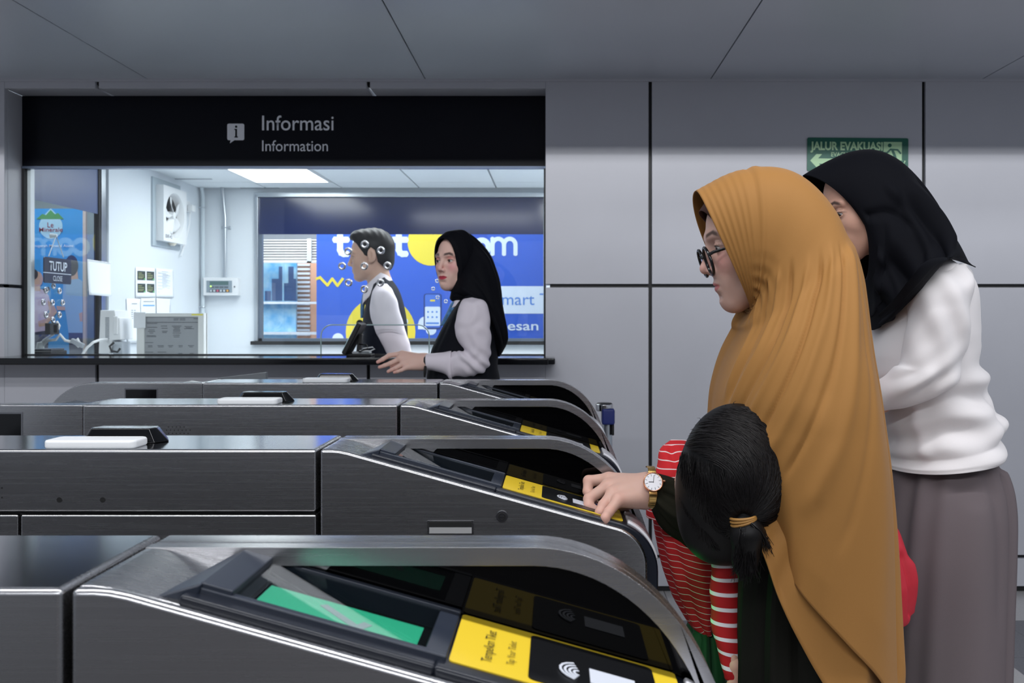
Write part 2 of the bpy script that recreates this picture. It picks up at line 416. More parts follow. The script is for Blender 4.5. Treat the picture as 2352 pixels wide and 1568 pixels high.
# speech bubble with a tail
bub = ico[:]; bub = bub[:-1]
flat('pictogram', [ico, [(8*k, 8*k), (6*k, 0), (18*k, 8*k)]], MI, M_text, sg)
flat('pictogram', [circle(20.5*k, 38*k, 2.8*k, 16), [(18.5*k, 13*k), (22.5*k, 13*k), (22.5*k, 33*k), (18.5*k, 33*k)], [(16.5*k,30.5*k),(18.6*k,30.5*k),(18.6*k,33*k),(16.5*k,33*k)], [(16.5*k,13*k),(24.5*k,13*k),(24.5*k,15.5*k),(16.5*k,15.5*k)]], MI, mat('sign_navy', rgb(13,17,30)), sg, t=.0016)

# black counter slab
cx1 = W(1275, 830, 4.57).x
ct = MB(); ct.box(-3.4, cx1-.03, 4.57, GD+.03, H-(838-CY)*4.57/F, H-(822-CY)*4.57/F)
ct.box(cx1-.04, cx1, 4.575, D-.001, H-(838-CY)*4.57/F+.0015, H-(822-CY)*4.57/F-.0015)
tag(ct.build('counter_slab', mat('black_stone', rgb(14,15,18), .1, spec=.6), bevel=.006, seg=3), 'long polished black stone counter slab under the service window', 'counter')
CZO = H-(822-CY)*4.57/F                          # top of the outer slab
CZ = CZO-.019                                    # top of the desk inside
tag(MB().box(XL+.005, -1.15, GD+.055, GD+.62, CZ-.03, CZ).build('office_desk', mat('desk_white', rgb(206,210,214), .4), bevel=.004), 'white desk running along the inside of the service window', 'desk')

struct(MB().box(-5, 5, -8.6, -8.5, 0, 5.3).build('wall_front', mat('hall_far_wall', rgb(112,112,118), .6)))  # unseen wall added behind the camera so the gate steel reflects dark
# ------------------------------------------------------------------ office: side window, far window, what stands beyond them
def xl(px): return -XL*F/(CX-px)                 # distance at which the left wall is seen at image column px
def LWp(px, py, off=0.0):                        # point on the left wall seen at px,py
    d = (XL+off)*F/(px-CX); return W(px, py, d)
w2 = thing('window_2', 'side window of the office with a navy band across its top', 'window', (XL, 5.35, 1.1)); struct(w2)
ya, yb = RD+.04, 5.80
MB().box(XL-.05, XL-.01, yb-.07, yb, .62, OZC).box(XL-.05, XL-.01, ya, yb, .62, .66).build('frame', M_alu, w2)
MB().box(XL-.045, XL-.015, yb-.09, yb-.07, .62, OZC).build('mullion', M_blackm, w2)
MB().box(XL-.03, XL-.027, ya, yb-.09, .66, OZC).build('pane', glass('side_glass', (.95,.97,.97,1), .04), w2)
zb = LWp(250, 495).z
MB().box(XL-.026, XL-.022, ya, yb-.09, zb, OZC).build('navy_band', mat('band_blue', rgb(84,98,136), .35), w2)
for px, py in ((131,656),(114,667),(145,668),(108,694),(129,695),(152,695),(114,723),(145,723),(130,735)):
    p = LWp(px, py)
    MB().ring((XL-.018, p.y, p.z), (1,0,0), .0135, .005, 20, 8).build('speak_ring', M_chrome, w2, smooth=True, ang=80)

w3 = thing('window_3', 'far office window looking onto a blue and yellow advertisement', 'window', ((bx0+bx1)/2, BK, bz0)); struct(w3)
fb = MB(); t = .03
fb.box(bx0-.01, bx1+.01, BK-.03, BK+.02, bz1-.014, bz1+.02).box(bx0-.012, bx0+.016, BK-.03, BK+.02, bz0, bz1).box(bx1-.012, bx1+.01, BK-.03, BK+.02, bz0, bz1)
fb.build('frame', M_alu, w3, bevel=.004)
MB().box(bx0+.016, bx0+.04, BK-.005, BK+.03, bz0, H+(CY-538)*BK/F).box(bx0, bx1, BK-.005, BK+.03, bz0, bz0+.02).build('inner_frame', mat('frame_grey', rgb(92,104,120), .4), w3)
zb3 = H+(CY-538)*BK/F
MB().box(bx0+.016, bx1-.012, BK+.0, BK+.006, zb3, bz1-.014).build('navy_band', mat('band_navy', rgb(30,42,84), .16, spec=.7), w3)
MB().box(bx0+.016, bx1-.012, BK+.008, BK+.010, bz0, bz1-.014).build('pane', glass('far_glass', (.95,.97,.98,1), .05), w3)
MB().box(bx0-.03, bx1+.01, BK-.06, BK+.02, bz0-.026, bz0).build('sill', M_blackm, w3)
for px, py in ((1004,645),(995,663),(1025,661),(1005,683),(1024,692),(1040,645),(1044,668)):
    p = W(px, py, BK)
    MB().ring((p.x, BK+.002, p.z), (0,1,0), .0115, .0042, 20, 8).build('speak_ring', M_chrome, w3, smooth=True, ang=80)

# advertisement wall beyond the far window
AD = 9.3; A = lambda px, py: frame_axes(W(px, py, AD-.002), (1,0,0), (0,0,1)); ka = AD/F
ad = thing('advertising_panel', 'large blue tiket.com advertisement with yellow dots beyond the far window', 'advertisement', W(1000, 790, AD))
a0 = W(727, 800, AD); a1 = W(1330, 400, AD)
MB().box(a0.x, a1.x, AD, AD+.05, .35, 2.55).build('board', mat('ad_blue', rgb(58,98,200), .35), ad)
M_adw = mat('ad_white', rgb(222,232,244), .4); M_ady = mat('ad_yellow', rgb(236,214,66), .4); M_adb = mat('ad_lightblue', rgb(92,140,214), .4)
M_add = mat('ad_dark', rgb(42,62,120), .4)
O4 = A(0, CY)                                   # print plane: local x,y in metres; U() turns picture units of the print into metres
def U(px, py): return (px*ka, (CY-py)*ka)
def up(pts): return [U(*p) for p in pts]
def acirc(px, py, r): return circle(*U(px, py), r*ka, 40)
def letter_strokes(kind, x, y, s, w):
    """rounded sans letters drawn as strokes; x,y left baseline in print units, s x-height"""
    L = []
    if kind == 't': L = [[(x+.35*s, y-1.55*s), (x+.35*s, y-.3*s), (x+.45*s, y-.08*s), (x+.62*s, y), (x+.85*s, y)], [(x, y-1.05*s), (x+.85*s, y-1.05*s)]]
    if kind == 'm': L = [[(x, y), (x, y-1.05*s)]]+[[(x+(o+.4-.4*math.cos(math.radians(q)))*s, y-(.62+.43*math.sin(math.radians(q)))*s) for q in range(0, 181, 15)]+[(x+(o+.8)*s, y)] for o in (0, .8)]
    if kind == 'e': L = [[(x+.05*s, y-.52*s), (x+.98*s, y-.52*s)], [(x+.5*s+.48*s*math.cos(math.radians(q)), y-.52*s-.5*s*math.sin(math.radians(q))) for q in range(0, 320, 20)]]
    if kind == 'i': L = [[(x, y), (x, y-1.0*s)]]
    if kind == 'k': L = [[(x, y), (x, y-1.6*s)], [(x+.1*s, y-.5*s), (x+.7*s, y-1.05*s)], [(x+.25*s, y-.6*s), (x+.75*s, y)]]
    if kind == 'c': L = [[(x+.5*s+.48*s*math.cos(math.radians(q)), y-.52*s-.5*s*math.sin(math.radians(q))) for q in range(45, 330, 20)]]
    if kind == 'o': L = [[(x+.5*s+.48*s*math.cos(math.radians(q)), y-.52*s-.5*s*math.sin(math.radians(q))) for q in range(0, 380, 20)]]
    P = []
    for l in L:
        P += stroke(up(l), w*ka)
        P += [circle(*U(*l[0]), w*ka/2, 14), circle(*U(*l[-1]), w*ka/2, 14)]
    return P
for ch, x, w_ in (('t',770,14),('i',816,12),('k',834,12),('e',864,12),('t',905,14),('c',1056,12),('o',1091,12),('m',1131,9.5)):
    flat('lettering', letter_strokes(ch, x, 583, 31 if ch != 'm' else 33, w_), O4, M_adw, ad)
flat_each('print', [acirc(990, 556, 54)], O4, M_ady, ad)
flat_each('print', [acirc(874, 762, 80)], O4, M_ady, ad)
flat('print', stroke(up([(727, 640), (735, 637), (752, 655), (763, 640), (775, 656), (787, 640)]), 6*ka), O4, M_ady, ad)
flat_each('print', [acirc(826, 742, 8), acirc(929, 738, 8), acirc(776, 778, 13), acirc(976, 742, 15), acirc(990, 757, 12), [U(960,742), U(960,756), U(1000,756), U(1000,742)]], O4, M_adw, ad)
flat('print', [up([(1140, 657), (1330, 657), (1330, 720), (1140, 720)])], O4, M_adw, ad)
flat('print', [up([(1060,538),(1118,538),(1160,700),(1110,760)])], O4, mat('ad_blue_deep', rgb(48,84,184), .4), ad, t=.0003)
text('lettering', 'smart T', frame_axes(W(1137, 700, AD-.004), (1,0,0), (0,0,1)), 27*ka, M_adb, ad, 125*ka)
text('lettering', 'pesan ti', frame_axes(W(1146, 758, AD-.004), (1,0,0), (0,0,1)), 21*ka, M_adw, ad, 125*ka, .012)
flat('phone_print', [[U(973+x, 756-y) for x, y in rrect(41, 82, 6)]], O4, M_add, ad, t=.0014)
flat('phone_print', [[U(976+x, 752-y) for x, y in rrect(35, 76, 4)]], O4, mat('ad_blue_mid', rgb(78,118,210), .4), ad, t=.002)
flat('phone_print', [[U(976+x, 748-y) for x, y in rrect(35, 44, 3)]], O4, M_adw, ad, t=.0026)
flat_each('phone_print', [acirc(x, y, 2.2) for x in (983, 993, 1003) for y in (716, 728)]+[up([(978,740),(1008,740),(1008,744),(978,744)])], O4, M_adb, ad, t=.0032)
flat('phone_print', [up([(988,688),(999,688),(999,692),(988,692)])], O4, M_ady, ad, t=.0034)

# left of the advertisement: louvre shutter, blue screens, slatted orange column
sh = thing('louvre_shutter', 'cream horizontal louvre shutter beyond the far window, left of the advertisement', 'shutter', W(665, 600, 9.9))
for i in range(9):
    p = W(0, 553+6*i, 9.9).z; x0, x1 = W(560, 0, 9.9).x, W(735, 0, 9.9).x
    MB().obox(((x0+x1)/2, 9.9, p), (1,0,0), (0,.8,-.6), (0,.6,.8), (x1-x0)/2, .014, .003).build('slat', mat('louvre_cream', rgb(224,220,214), .5), sh)
MB().box(W(706,0,9.88).x, W(716,0,9.88).x, 9.86, 9.88, W(0,604,9.88).z, W(0,548,9.88).z).box(W(560,0,9.88).x, W(735,0,9.88).x, 9.86, 9.89, W(0,604,9.88).z, W(0,600,9.88).z).build('frame', mat('louvre_frame', rgb(200,202,200), .5), sh)
def screen_mat():
    m = bpy.data.materials.new('blue_poster'); m.use_nodes = True; nt = m.node_tree; b = nt.nodes['Principled BSDF']
    tc = nt.nodes.new('ShaderNodeTexCoord'); n = nt.nodes.new('ShaderNodeTexNoise'); n.inputs['Scale'].default_value = 7; n.inputs['Detail'].default_value = 4
    nt.links.new(tc.outputs['Object'], n.inputs['Vector']); cr = nt.nodes.new('ShaderNodeValToRGB')
    cr.color_ramp.elements[0].position = .35; cr.color_ramp.elements[0].color = rgb(96,176,230); cr.color_ramp.elements[1].position = .72; cr.color_ramp.elements[1].color = rgb(196,232,244)
    nt.links.new(n.outputs[0], cr.inputs[0]); nt.links.new(cr.outputs[0], b.inputs['Base Color']); b.inputs['Roughness'].default_value = .3
    return m
SM = screen_mat()
sc1 = thing('backlit_poster', 'upper pale blue poster beyond the far window with skyline shapes', 'poster', W(640, 690, 10.1))
MB().box(W(560,0,10.1).x, W(681,0,10.1).x, 10.1, 10.14, W(0,693,10.1).z, W(0,604,10.1).z).build('panel', SM, sc1)
flat_each('skyline_print', [[(a.x, a.z) for a in (W(x,690,10.09),W(x+w,690,10.09),W(x+w,y,10.09),W(x,y,10.09))] for x, w, y in ((608,14,668),(624,20,640),(640,8,612),(652,14,650),(662,12,612),(672,8,640))], frame_axes((0,10.096,0),(1,0,0),(0,0,1)), mat('skyline_blue', rgb(70,96,140), .4), sc1)
sc2 = thing('backlit_poster', 'lower bright blue poster beyond the far window', 'poster', W(640, 775, 10.0))
MB().box(W(560,0,10).x, W(680,0,10).x, 10.0, 10.04, W(0,790,10).z, W(0,698,10).z).build('panel', SM, sc2)
MB().box(W(560,0,10).x, W(735,0,10).x, 9.94, 9.99, W(0,698,10).z, W(0,693,10).z).box(W(560,0,10).x, W(735,0,10).x, 9.94, 9.99, W(0,768,10).z, W(0,762,10).z).build('rail', M_white, sc2)
cq = thing('slatted_column', 'white slatted column with an orange edge beyond the far window', 'column', W(704, 790, 10.3))
MB().box(W(680,0,10.3).x, W(740,0,10.3).x, 10.32, 10.4, .4, W(0,600,10.3).z).build('core', mat('column_orange', rgb(226,172,140), .5), cq)
for i in range(17):
    z = W(0, 608+10*i, 10.3).z
    MB().box(W(682,0,10.3).x, W(712,0,10.3).x, 10.29, 10.318, z-.011, z+.011).build('slat', M_white, cq)
struct(MB().box(-6, 4, 11.0, 11.1, 0, 3).box(-6.0, -3.9, 7.4, 7.5, 0, 3).build('wall_concourse', mat('concourse_wall', rgb(206,210,214), .6)))
struct(MB().box(-6, 4, BK+.1, 11, 2.9, 3.0).box(-6, XL-.08, RD+.06, BK+.1, 2.9, 3).build('ceiling_concourse', M_white))
# beyond the side window: banner of a water seller, grey wall panels
bn = thing('standing_banner', 'blue Le Minerale banner with a jogging couple seen through the side window', 'banner', W(110, 900, 6.4))
BD = 6.4; kb = BD/F
MB().box(W(-20,0,BD).x, W(190,0,BD).x, BD, BD+.02, .3, W(0,479,BD).z).build('print_panel', mat('banner_blue', rgb(60,156,226), .35), bn)
MB().box(W(190,0,BD).x, W(197,0,BD).x, BD, BD+.02, .3, W(0,484,BD).z).build('edge_strip', mat('banner_edge', rgb(214,196,190), .5), bn)
BO = frame_axes((0, BD-.002, 0), (1,0,0), (0,0,1))
def bp(pts): return [(W(x,y,BD).x, W(x,y,BD).z) for x, y in pts]
def bc(x, y, r, ry=None): c = W(x, y, BD); return circle(c.x, c.z, r*kb, 28, (ry or r)*kb)
flat_each('drop_print', [bc(117,520,27,28), bp([(92,510),(142,510),(130,492),(117,478),(104,492)])], BO, mat('drop_pale', rgb(176,216,240), .4), bn)
flat('mountain_print', [bp([(84,503),(98,491),(106,494),(117,482),(127,492),(134,489),(147,503)])], BO, mat('mountain_green', rgb(74,150,84), .5), bn, t=.0016)
M_red = mat('banner_red', rgb(150,40,62), .5)
text('lettering', 'Le', frame_axes(W(109, 522, BD-.004),(1,0,0),(0,0,1)), 12*kb, M_red, bn, 14*kb)
text('lettering', 'Minerale', frame_axes(W(90, 532, BD-.004),(1,0,0),(0,0,1)), 10*kb, M_red, bn, 54*kb, .004)
text('lettering', 'Anugerah Mineral Alami', frame_axes(W(71, 567, BD-.004),(1,0,0),(0,0,1)), 6*kb, M_adw, bn, 97*kb, .006)
M_hairp = mat('printed_hair', rgb(38,36,44), .5); M_skinp = mat('printed_skin', rgb(206,166,150), .5); M_pink = mat('printed_pink', rgb(206,186,214), .5); M_bl = mat('printed_paleblue', rgb(150,186,228), .5); M_pants = mat('printed_trousers', rgb(52,54,80), .5)
flat_each('runner_print', [bp([(68,672),(78,664),(98,664),(112,678),(118,700),(110,716),(112,760),(70,764),(68,700)])], BO, M_pink, bn, t=.0012)
flat_each('runner_print', [bc(86,641,13,18), bp([(78,655),(92,655),(94,668),(78,668)]), bp([(110,690),(124,700),(132,716),(106,748),(90,750),(88,738),(104,732),(114,716)])], BO, M_skinp, bn, t=.0018)
flat_each('runner_print', [bc(78,630,10,12), bp([(98,664),(112,658),(116,666),(104,670)]), bp([(69,636),(74,650),(72,670),(69,672)])], BO, M_hairp, bn, t=.0022)
flat_each('runner_print', [bp([(146,650),(160,640),(178,638),(190,646),(190,764),(158,764),(152,720),(144,690)])], BO, M_bl, bn, t=.0012)
flat_each('runner_print', [bp([(160,620),(178,618),(180,640),(162,642)]), bp([(130,702),(150,704),(150,712),(132,712)]), bp([(182,720),(190,716),(190,738),(184,738)])], BO, M_skinp, bn, t=.0018)
flat_each('runner_print', [bc(165,610,15,24)], BO, M_hairp, bn, t=.0022)
flat_each('runner_print', [bp([(70,764),(113,758),(110,810),(72,812)]), bp([(158,764),(190,764),(190,815),(160,815)])], BO, M_pants, bn, t=.0014)
gw = MB(); gd = 6.9
for z0, z1 in ((.1,.95),(.96,1.5),(1.51,2.05),(2.06,2.6)): gw.box(W(-60,0,gd).x, XL-.12, gd, gd+.05, z0, z1)
struct(gw.build('wall_side', mat('side_wall_grey', rgb(168,180,182), .4)))

# ------------------------------------------------------------------ small things in the office
# hanging closed sign on the side window
ts = thing('closed_sign', 'dark TUTUP CLOSE sign hanging on cords in the side window', 'sign')
p0, p1, p2, p3 = LWp(99,589,.05), LWp(161,594,.05), LWp(161,653,.05), LWp(99,649,.05)
yc0, yc1 = p0.y, p1.y
ts.location = (XL+.05, (yc0+yc1)/2, p3.z)
def lw_plane(px, py, off): return frame_axes(LWp(px, py, off), (0,1,0), (0,0,1))       # x along the wall away from us
SD4 = lw_plane(99, 649, .05); ww, hh = yc1-yc0, p0.z-p3.z
flat('board', [rrect(ww, hh, .012)], SD4, mat('closed_navy', rgb(34,40,62), .4), ts, t=.006)
SD5 = lw_plane(99, 649, .052)
text('lettering', 'TUTUP', SD5 @ Matrix.Translation((ww*.18, hh*.50, .005)), hh*.36, M_adw, ts, ww*.66, .012)
text('lettering', 'CLOSE', SD5 @ Matrix.Translation((ww*.32, hh*.10, .005)), hh*.20, M_adw, ts, ww*.34)
flat('lettering', [[(0,hh*.385),(ww,hh*.385),(ww,hh*.41),(0,hh*.41)]], SD5, M_adw, ts, t=.0055)
hk = LWp(129, 541, .03)
MB().tube([LWp(112,588,.05), hk, LWp(146,591,.05)], .0025, 6).build('cord', mat('cord_pale', rgb(196,206,214), .6), ts)
MB().tube2(hk+Vector((-.03,0,.0)), hk+Vector((.004,0,0)), .012, .008, 14).build('suction_cup', mat('cup_clear', rgb(210,220,226), .2), ts)
# sheet on the side window
def sheet(name, label, c4, off, group=None, curl=.01):
    """paper on the left wall, corners in image order TL TR BR BL"""
    t = thing(name, label, 'notice', LWp(*c4[3], off), group=group)
    P = [LWp(*q, off) for q in c4]; n = 10; v = []; f = []
    for i in range(n+1):
        for j in range(n+1):
            a = P[0].lerp(P[1], j/n).lerp(P[3].lerp(P[2], j/n), i/n); a = a+Vector((curl*(i/n)**2*math.sin(j/n*2.4+.3)+.0015, 0, 0)); v.append(a)
    for i in range(n):
        for j in range(n): f.append((i*(n+1)+j, (i+1)*(n+1)+j, (i+1)*(n+1)+j+1, i*(n+1)+j+1))
    o = link('sheet', me_from(v, f), M_paper, t, True)
    s = o.modifiers.new('s', 'SOLIDIFY'); s.thickness = .0008
    return t, P
def lines_on(t, P, rows, m=M_ink, h=.01):
    """thin printed text lines: rows of (u0,u1,v) across the sheet"""
    mb = MB()
    for u0, u1, v in rows:
        q = [P[0].lerp(P[1], u).lerp(P[3].lerp(P[2], u), vv) + Vector((.0035,0,0)) for u, vv in ((u0,v),(u1,v),(u1,v+h),(u0,v+h))]
        mb.add(q+[x+Vector((.0006,0,0)) for x in q], [(0,1,2,3),(4,5,6,7),(0,1,5,4),(2,3,7,6)])
    return mb.build('print', m, t)
t1, P1 = sheet('notice_sheet', 'blank white sheet taped to the side window frame beside the banner', ((200,595),(254,603),(252,681),(202,677)), .03, curl=.02)
lines_on(t1, P1, [(.02,.98,.03),(.5,.56,.012),(.68,.72,.012),(.84,.9,.012)], h=.006)
t2, P2 = sheet('notice_sheet', 'white notice with four green photo thumbnails on the office wall', ((311,613),(356,616),(357,683),(311,683)), .004, curl=.004)
ph = mat('photo_dark', rgb(52,62,56), .5); pg = mat('photo_green', rgb(112,190,120), .5); py_ = mat('photo_olive', rgb(150,156,110), .5)
for u in (.08, .54):
    for v in (.12, .54):
        lines_on(t2, P2, [(u, u+.38, v)], ph, .30); 
        mb = lines_on(t2, P2, [(u+.3, u+.38, v+.24)], pg, .05); mb.location.x += .001
        mb = lines_on(t2, P2, [(u+.02, u+.2, v+.06),(u+.02, u+.3, v+.12),(u+.02, u+.3, v+.18),(u+.02, u+.24, v+.22)], py_, .025); mb.location.x += .001
t3, P3 = sheet('notice_sheet', 'white typed page right of the thumbnail notice', ((358,615),(398,619),(398,683),(358,683)), .004, curl=.006)
lines_on(t3, P3, [(.3,.65,.1)]+[(.08+(.25 if i % 3 else 0), .55+.3*((i*7) % 5)/5, .16+.036*i) for i in range(20)], mat('faint_ink', rgb(176,186,196), .7), .012)
t4, P4 = sheet('notice_sheet', 'long white list hanging behind the framed screen', ((290,685),(322,686),(322,786),(292,788)), .004, curl=.012)
lines_on(t4, P4, [(.34,.72,.11)]+[(.3,.42,.26+.045*i) for i in range(10)]+[(.5,.62,.26+.045*i) for i in range(10)], h=.012)
t5, P5 = sheet('notice_sheet', 'white page with a blue heading bar on the office wall', ((323,684),(357,684),(357,722),(323,722)), .004, curl=.002)
lines_on(t5, P5, [(.15,.85,.2)], h=.03); lines_on(t5, P5, [(.12,.9,.42)], mat('blue_bar', rgb(104,172,232), .6), .07)
t6, P6 = sheet('notice_sheet', 'plain white page right of the blue heading page', ((359,684),(392,686),(391,724),(359,722)), .004, curl=.004)
lines_on(t6, P6, [(.9,.93,.4+.08*i) for i in range(7)], h=.03)
# exhaust fan on the left wall
fn = thing('exhaust_fan', 'white square exhaust fan high on the office left wall', 'fan', LWp(382, 565))
fa, fbp, fcz = LWp(352,430,.0), LWp(412,440,.0), 0
yA, yB = xl(354), xl(408); zT = (LWp(380,432).z); zB = LWp(380,557).z; fc = Vector((XL+.05, (yA+yB)/2, (zT+zB)/2)); hw = (yB-yA)/2; hz = (zT-zB)/2
MB().box(XL, XL+.012, yA-.05, yB+.02, zB-.035, zT+.045).build('backing_frame', mat('fan_frame', rgb(176,188,196), .5), fn)
R = min(hw, hz)*.82
ns = 48; v = []; f = []
sq = []
for i in range(ns):
    a = 2*PI*i/ns; c, s = math.cos(a), math.sin(a); m_ = max(abs(c), abs(s)); sq.append((c/m_*hw, s/m_*hz))
prof = [(1, .0, 0), (1, .05, 0), (0, .05, 1.0), (0, .045, .97), (0, .0, .9), (0, -.05, .88)]
for i in range(ns):
    a = 2*PI*i/ns
    for k_, (sqr, x, rr) in enumerate(prof):
        if sqr: y, z = sq[i]
        else: y, z = R*rr*math.cos(a)*(hw/min(hw,hz)), R*rr*math.sin(a)*(hz/min(hw,hz))
        v.append((XL+.05+x-.0, fc.y+y, fc.z+z) if sqr == 0 else (XL+.012+x*1.0, fc.y+y, fc.z+z))
for i in range(ns):
    for k_ in range(len(prof)-1): f.append((i*6+k_, ((i+1) % ns)*6+k_, ((i+1) % ns)*6+k_+1, i*6+k_+1))
for q in range(len(v)):
    if q % 6 in (2,3,4,5): v[q] = (v[q][0]-.038+.05*0, v[q][1], v[q][2])
    if q % 6 == 1: v[q] = (XL+.062, v[q][1], v[q][2])
for q in range(len(v)):
    if q % 6 == 2: v[q] = (XL+.062, v[q][1], v[q][2])
    if q % 6 == 3: v[q] = (XL+.052, v[q][1], v[q][2])
    if q % 6 == 4: v[q] = (XL+.02, v[q][1], v[q][2])
    if q % 6 == 5: v[q] = (XL+.014, v[q][1], v[q][2])
o = link('housing', me_from(v, f), M_plastic, fn, True)
try: o.data.set_sharp_from_angle(angle=math.radians(30))
except Exception: pass
ry, rz = R*hw/min(hw,hz), R*hz/min(hw,hz)
flat('dark_duct', [circle(fc.y, fc.z, ry*.88, 40, rz*.88)], Matrix(((0,0,1,XL+.0135),(1,0,0,0),(0,1,0,0),(0,0,0,1))), M_blackm, fn)
MB().tube2((XL+.015, fc.y, fc.z), (XL+.058, fc.y, fc.z), rz*.2, rz*.16, 24).build('hub', M_plastic, fn, bevel=.004)
for bI in range(5):
    a0 = math.radians(72*bI+100); v = []; f = []
    for i in range(7):
        rr = (.16+.70*i/6)
        for j in range(6):
            da = (j/5-.5)*(.75+.45*math.sin(i/6*PI))
            x = XL+.038+.016*(j/5-.5)*2*(1-.3*i/6)
            v.append((x, fc.y+ry*rr*math.cos(a0+da*.75), fc.z+rz*rr*math.sin(a0+da*.75)))
    for i in range(6):
        for j in range(5): f.append((i*6+j, i*6+j+1, (i+1)*6+j+1, (i+1)*6+j))
    o = link('blade', me_from(v, f), M_plastic, fn, True); s = o.modifiers.new('s','SOLIDIFY'); s.thickness = .003
text('lettering', 'EXF-42', frame_axes((XL+.0625, yA+.03, zB+.022), (0,1,0), (0,0,1)), .022, M_ink, fn, .11, .01)
MB().tube2((XL+.035, fc.y+.02, zB-.018), (XL+.035, fc.y+.02, zB), .016, .03, 14).build('pull_knob', mat('cream_plastic', rgb(226,220,204), .4), fn)
# socket with plug
so = thing('wall_socket', 'white wall socket with plug and cord right of the fan', 'socket', LWp(425, 485))
y0, y1 = xl(418), xl(431); z0, z1 = LWp(424,486).z, LWp(424,460).z
MB().box(XL, XL+.018, y0, y1, z0, z1).build('plate', M_plastic, so, bevel=.004)
MB().box(XL+.018, XL+.06, (y0+y1)/2-.01, y1-.005, z0-.0, z0+.05).build('plug', M_plastic, so, bevel=.008)
MB().tube([(XL+.035, (y0+y1)/2+.01, z0), (XL+.03, (y0+y1)/2, z0-.1), (XL+.02, (y0+y1)/2-.06, z0-.24), (XL+.02, yB+.01, z0-.32)], .005, 6).build('cord', M_plastic, so)
# conduits
cd = thing('conduit_pipe', 'painted white conduit pipe running down the office corner', 'pipe', (XL+.03, BK-.035, W(0,722,BK-.03).z))
MB().tube([(XL+.03, BK-.06, OZC-.0), (XL+.03, BK-.035, OZC-.06), (XL+.03, BK-.035, .1)], .0135, 12).build('pipe', mat('conduit_paint', rgb(206,216,222), .4), cd, smooth=True)
for py in (478, 705):
    z = W(0, py, BK).z; MB().ring((XL+.03, BK-.035, z), (0,0,1), .016, .004, 16, 8).box(XL+.0, XL+.03, BK-.04, BK-.03, z-.006, z+.006).build('clamp', M_alu, cd)
c2 = thing('conduit_pipe', 'shiny steel conduit pipe rising from the alarm panel', 'pipe', W(517, 637, BK-.03))
xq = W(517,0,BK-.03).x
MB().tube([(xq-.015, BK-.05, OZC+.0), (xq-.012, BK-.03, OZC-.1), (xq, BK-.03, OZC-.22), (xq, BK-.03, W(0,637,BK).z)], .0135, 12).build('pipe', M_alu, c2, smooth=True)
z = W(0,523,BK).z; MB().ring((xq, BK-.03, z), (0,0,1), .0165, .004, 16, 8).build('clamp', M_alu, c2)
MB().box(xq-.036, xq-.018, BK-.012, BK, z-.012, z+.012).box(xq+.018, xq+.036, BK-.012, BK, z-.012, z+.012).build('clamp', M_alu, c2, bevel=.003)
# alarm panel
al = thing('alarm_panel', 'white wall alarm box with a grey keypad below the steel conduit', 'alarm panel', W(512, 680, BK))
def B_(px, py, d=BK): return W(px, py, d)
q0, q1 = B_(473,679), B_(553,638)
MB().box(q0.x, q1.x, BK-.06, BK, q0.z, q1.z).build('housing', M_plastic, al, bevel=.004)
r0, r1 = B_(481,672), B_(539,645)
MB().box(r0.x, r1.x, BK-.063, BK-.059, r0.z, r1.z).build('keypad', mat('keypad_grey', rgb(146,160,170), .5), al)
r0, r1 = B_(489,655), B_(531,646.5)
MB().box(r0.x, r1.x, BK-.066, BK-.062, r0.z, r1.z).build('display', mat('lcd_green', rgb(84,112,112), .3), al)
for i in range(4):
    MB().box(B_(490+10.5*i,0).x, B_(499+10.5*i,0).x, BK-.0655, BK-.062, B_(0,662).z, B_(0,658).z).build('label_strip', mat('strip_grey', rgb(96,106,116), .5), al)
cols = [(206,214,220),(206,214,220),(206,96,120),(206,214,220),(206,214,220),(236,176,96)]
MB().box(B_(488,0).x, B_(533,0).x, BK-.065, BK-.062, B_(0,671).z, B_(0,665).z).build('key_row', mat('keyrow_dark', rgb(60,66,76), .5), al)
for i, c in enumerate(cols):
    MB().box(B_(489.5+7.5*i,0).x, B_(494+7.5*i,0).x, BK-.069, BK-.064, B_(0,670.3).z, B_(0,665.8).z).build('button', mat('button_%d_%d' % (c[0], c[2]), rgb(*c), .5), al)
MB().disc((B_(491.5,0).x, BK-.0655, B_(0,658).z), (0,-1,0), .006, .004, 12).build('status_light', mat('led_lime', rgb(190,240,120), .4, emit=rgb(190,240,120), estr=1.5), al)
MB().disc((B_(545,0).x, BK-.061, B_(0,659).z), (0,-1,0), .006, .004, 12).build('lock', M_ink, al)
kp = [q for q in al.children if q.name.startswith('keypad')][0]
for q in list(al.children):
    if q.name.split('.')[0] in ('display','label_strip','key_row','button','status_light'): under(q, kp)
# framed service screen on the counter (seen from its back edge: grey screen in a white case)
mo = thing('framed_screen', 'grey screen of faint text in a white case behind the counter', 'screen', W(390, 815, 5.35))
MD = 5.35
m0, m1 = W(314,818,MD), W(468,719,MD)
fz = MB(); 
for a in ((314,331,719,816),(455,468,719,816),(331,455,719,727)):
    fz.box(W(a[0],0,MD).x, W(a[1],0,MD).x, MD, MD+.05, W(0,a[3],MD).z, W(0,a[2],MD).z)
fz.box(m0.x, m1.x, MD+.04, MD+.06, CZ, m1.z); fz.box(m0.x, m1.x, MD, MD+.05, CZ, CZ+.008)
fz.build('case', mat('case_white', rgb(220,222,220), .45), mo)
MB().box(W(331,0,MD).x, W(455,0,MD).x, MD+.012, MD+.02, CZ+.008, W(0,727,MD).z).build('display', mat('screen_grey', rgb(150,154,158), .4), mo)
tl = MB(); kk = MD/F
def tline(x0, x1, y): tl.box(W(x0,0,MD).x, W(x1,0,MD).x, MD+.0105, MD+.0125, W(0,y+1.2,MD).z, W(0,y,MD).z)
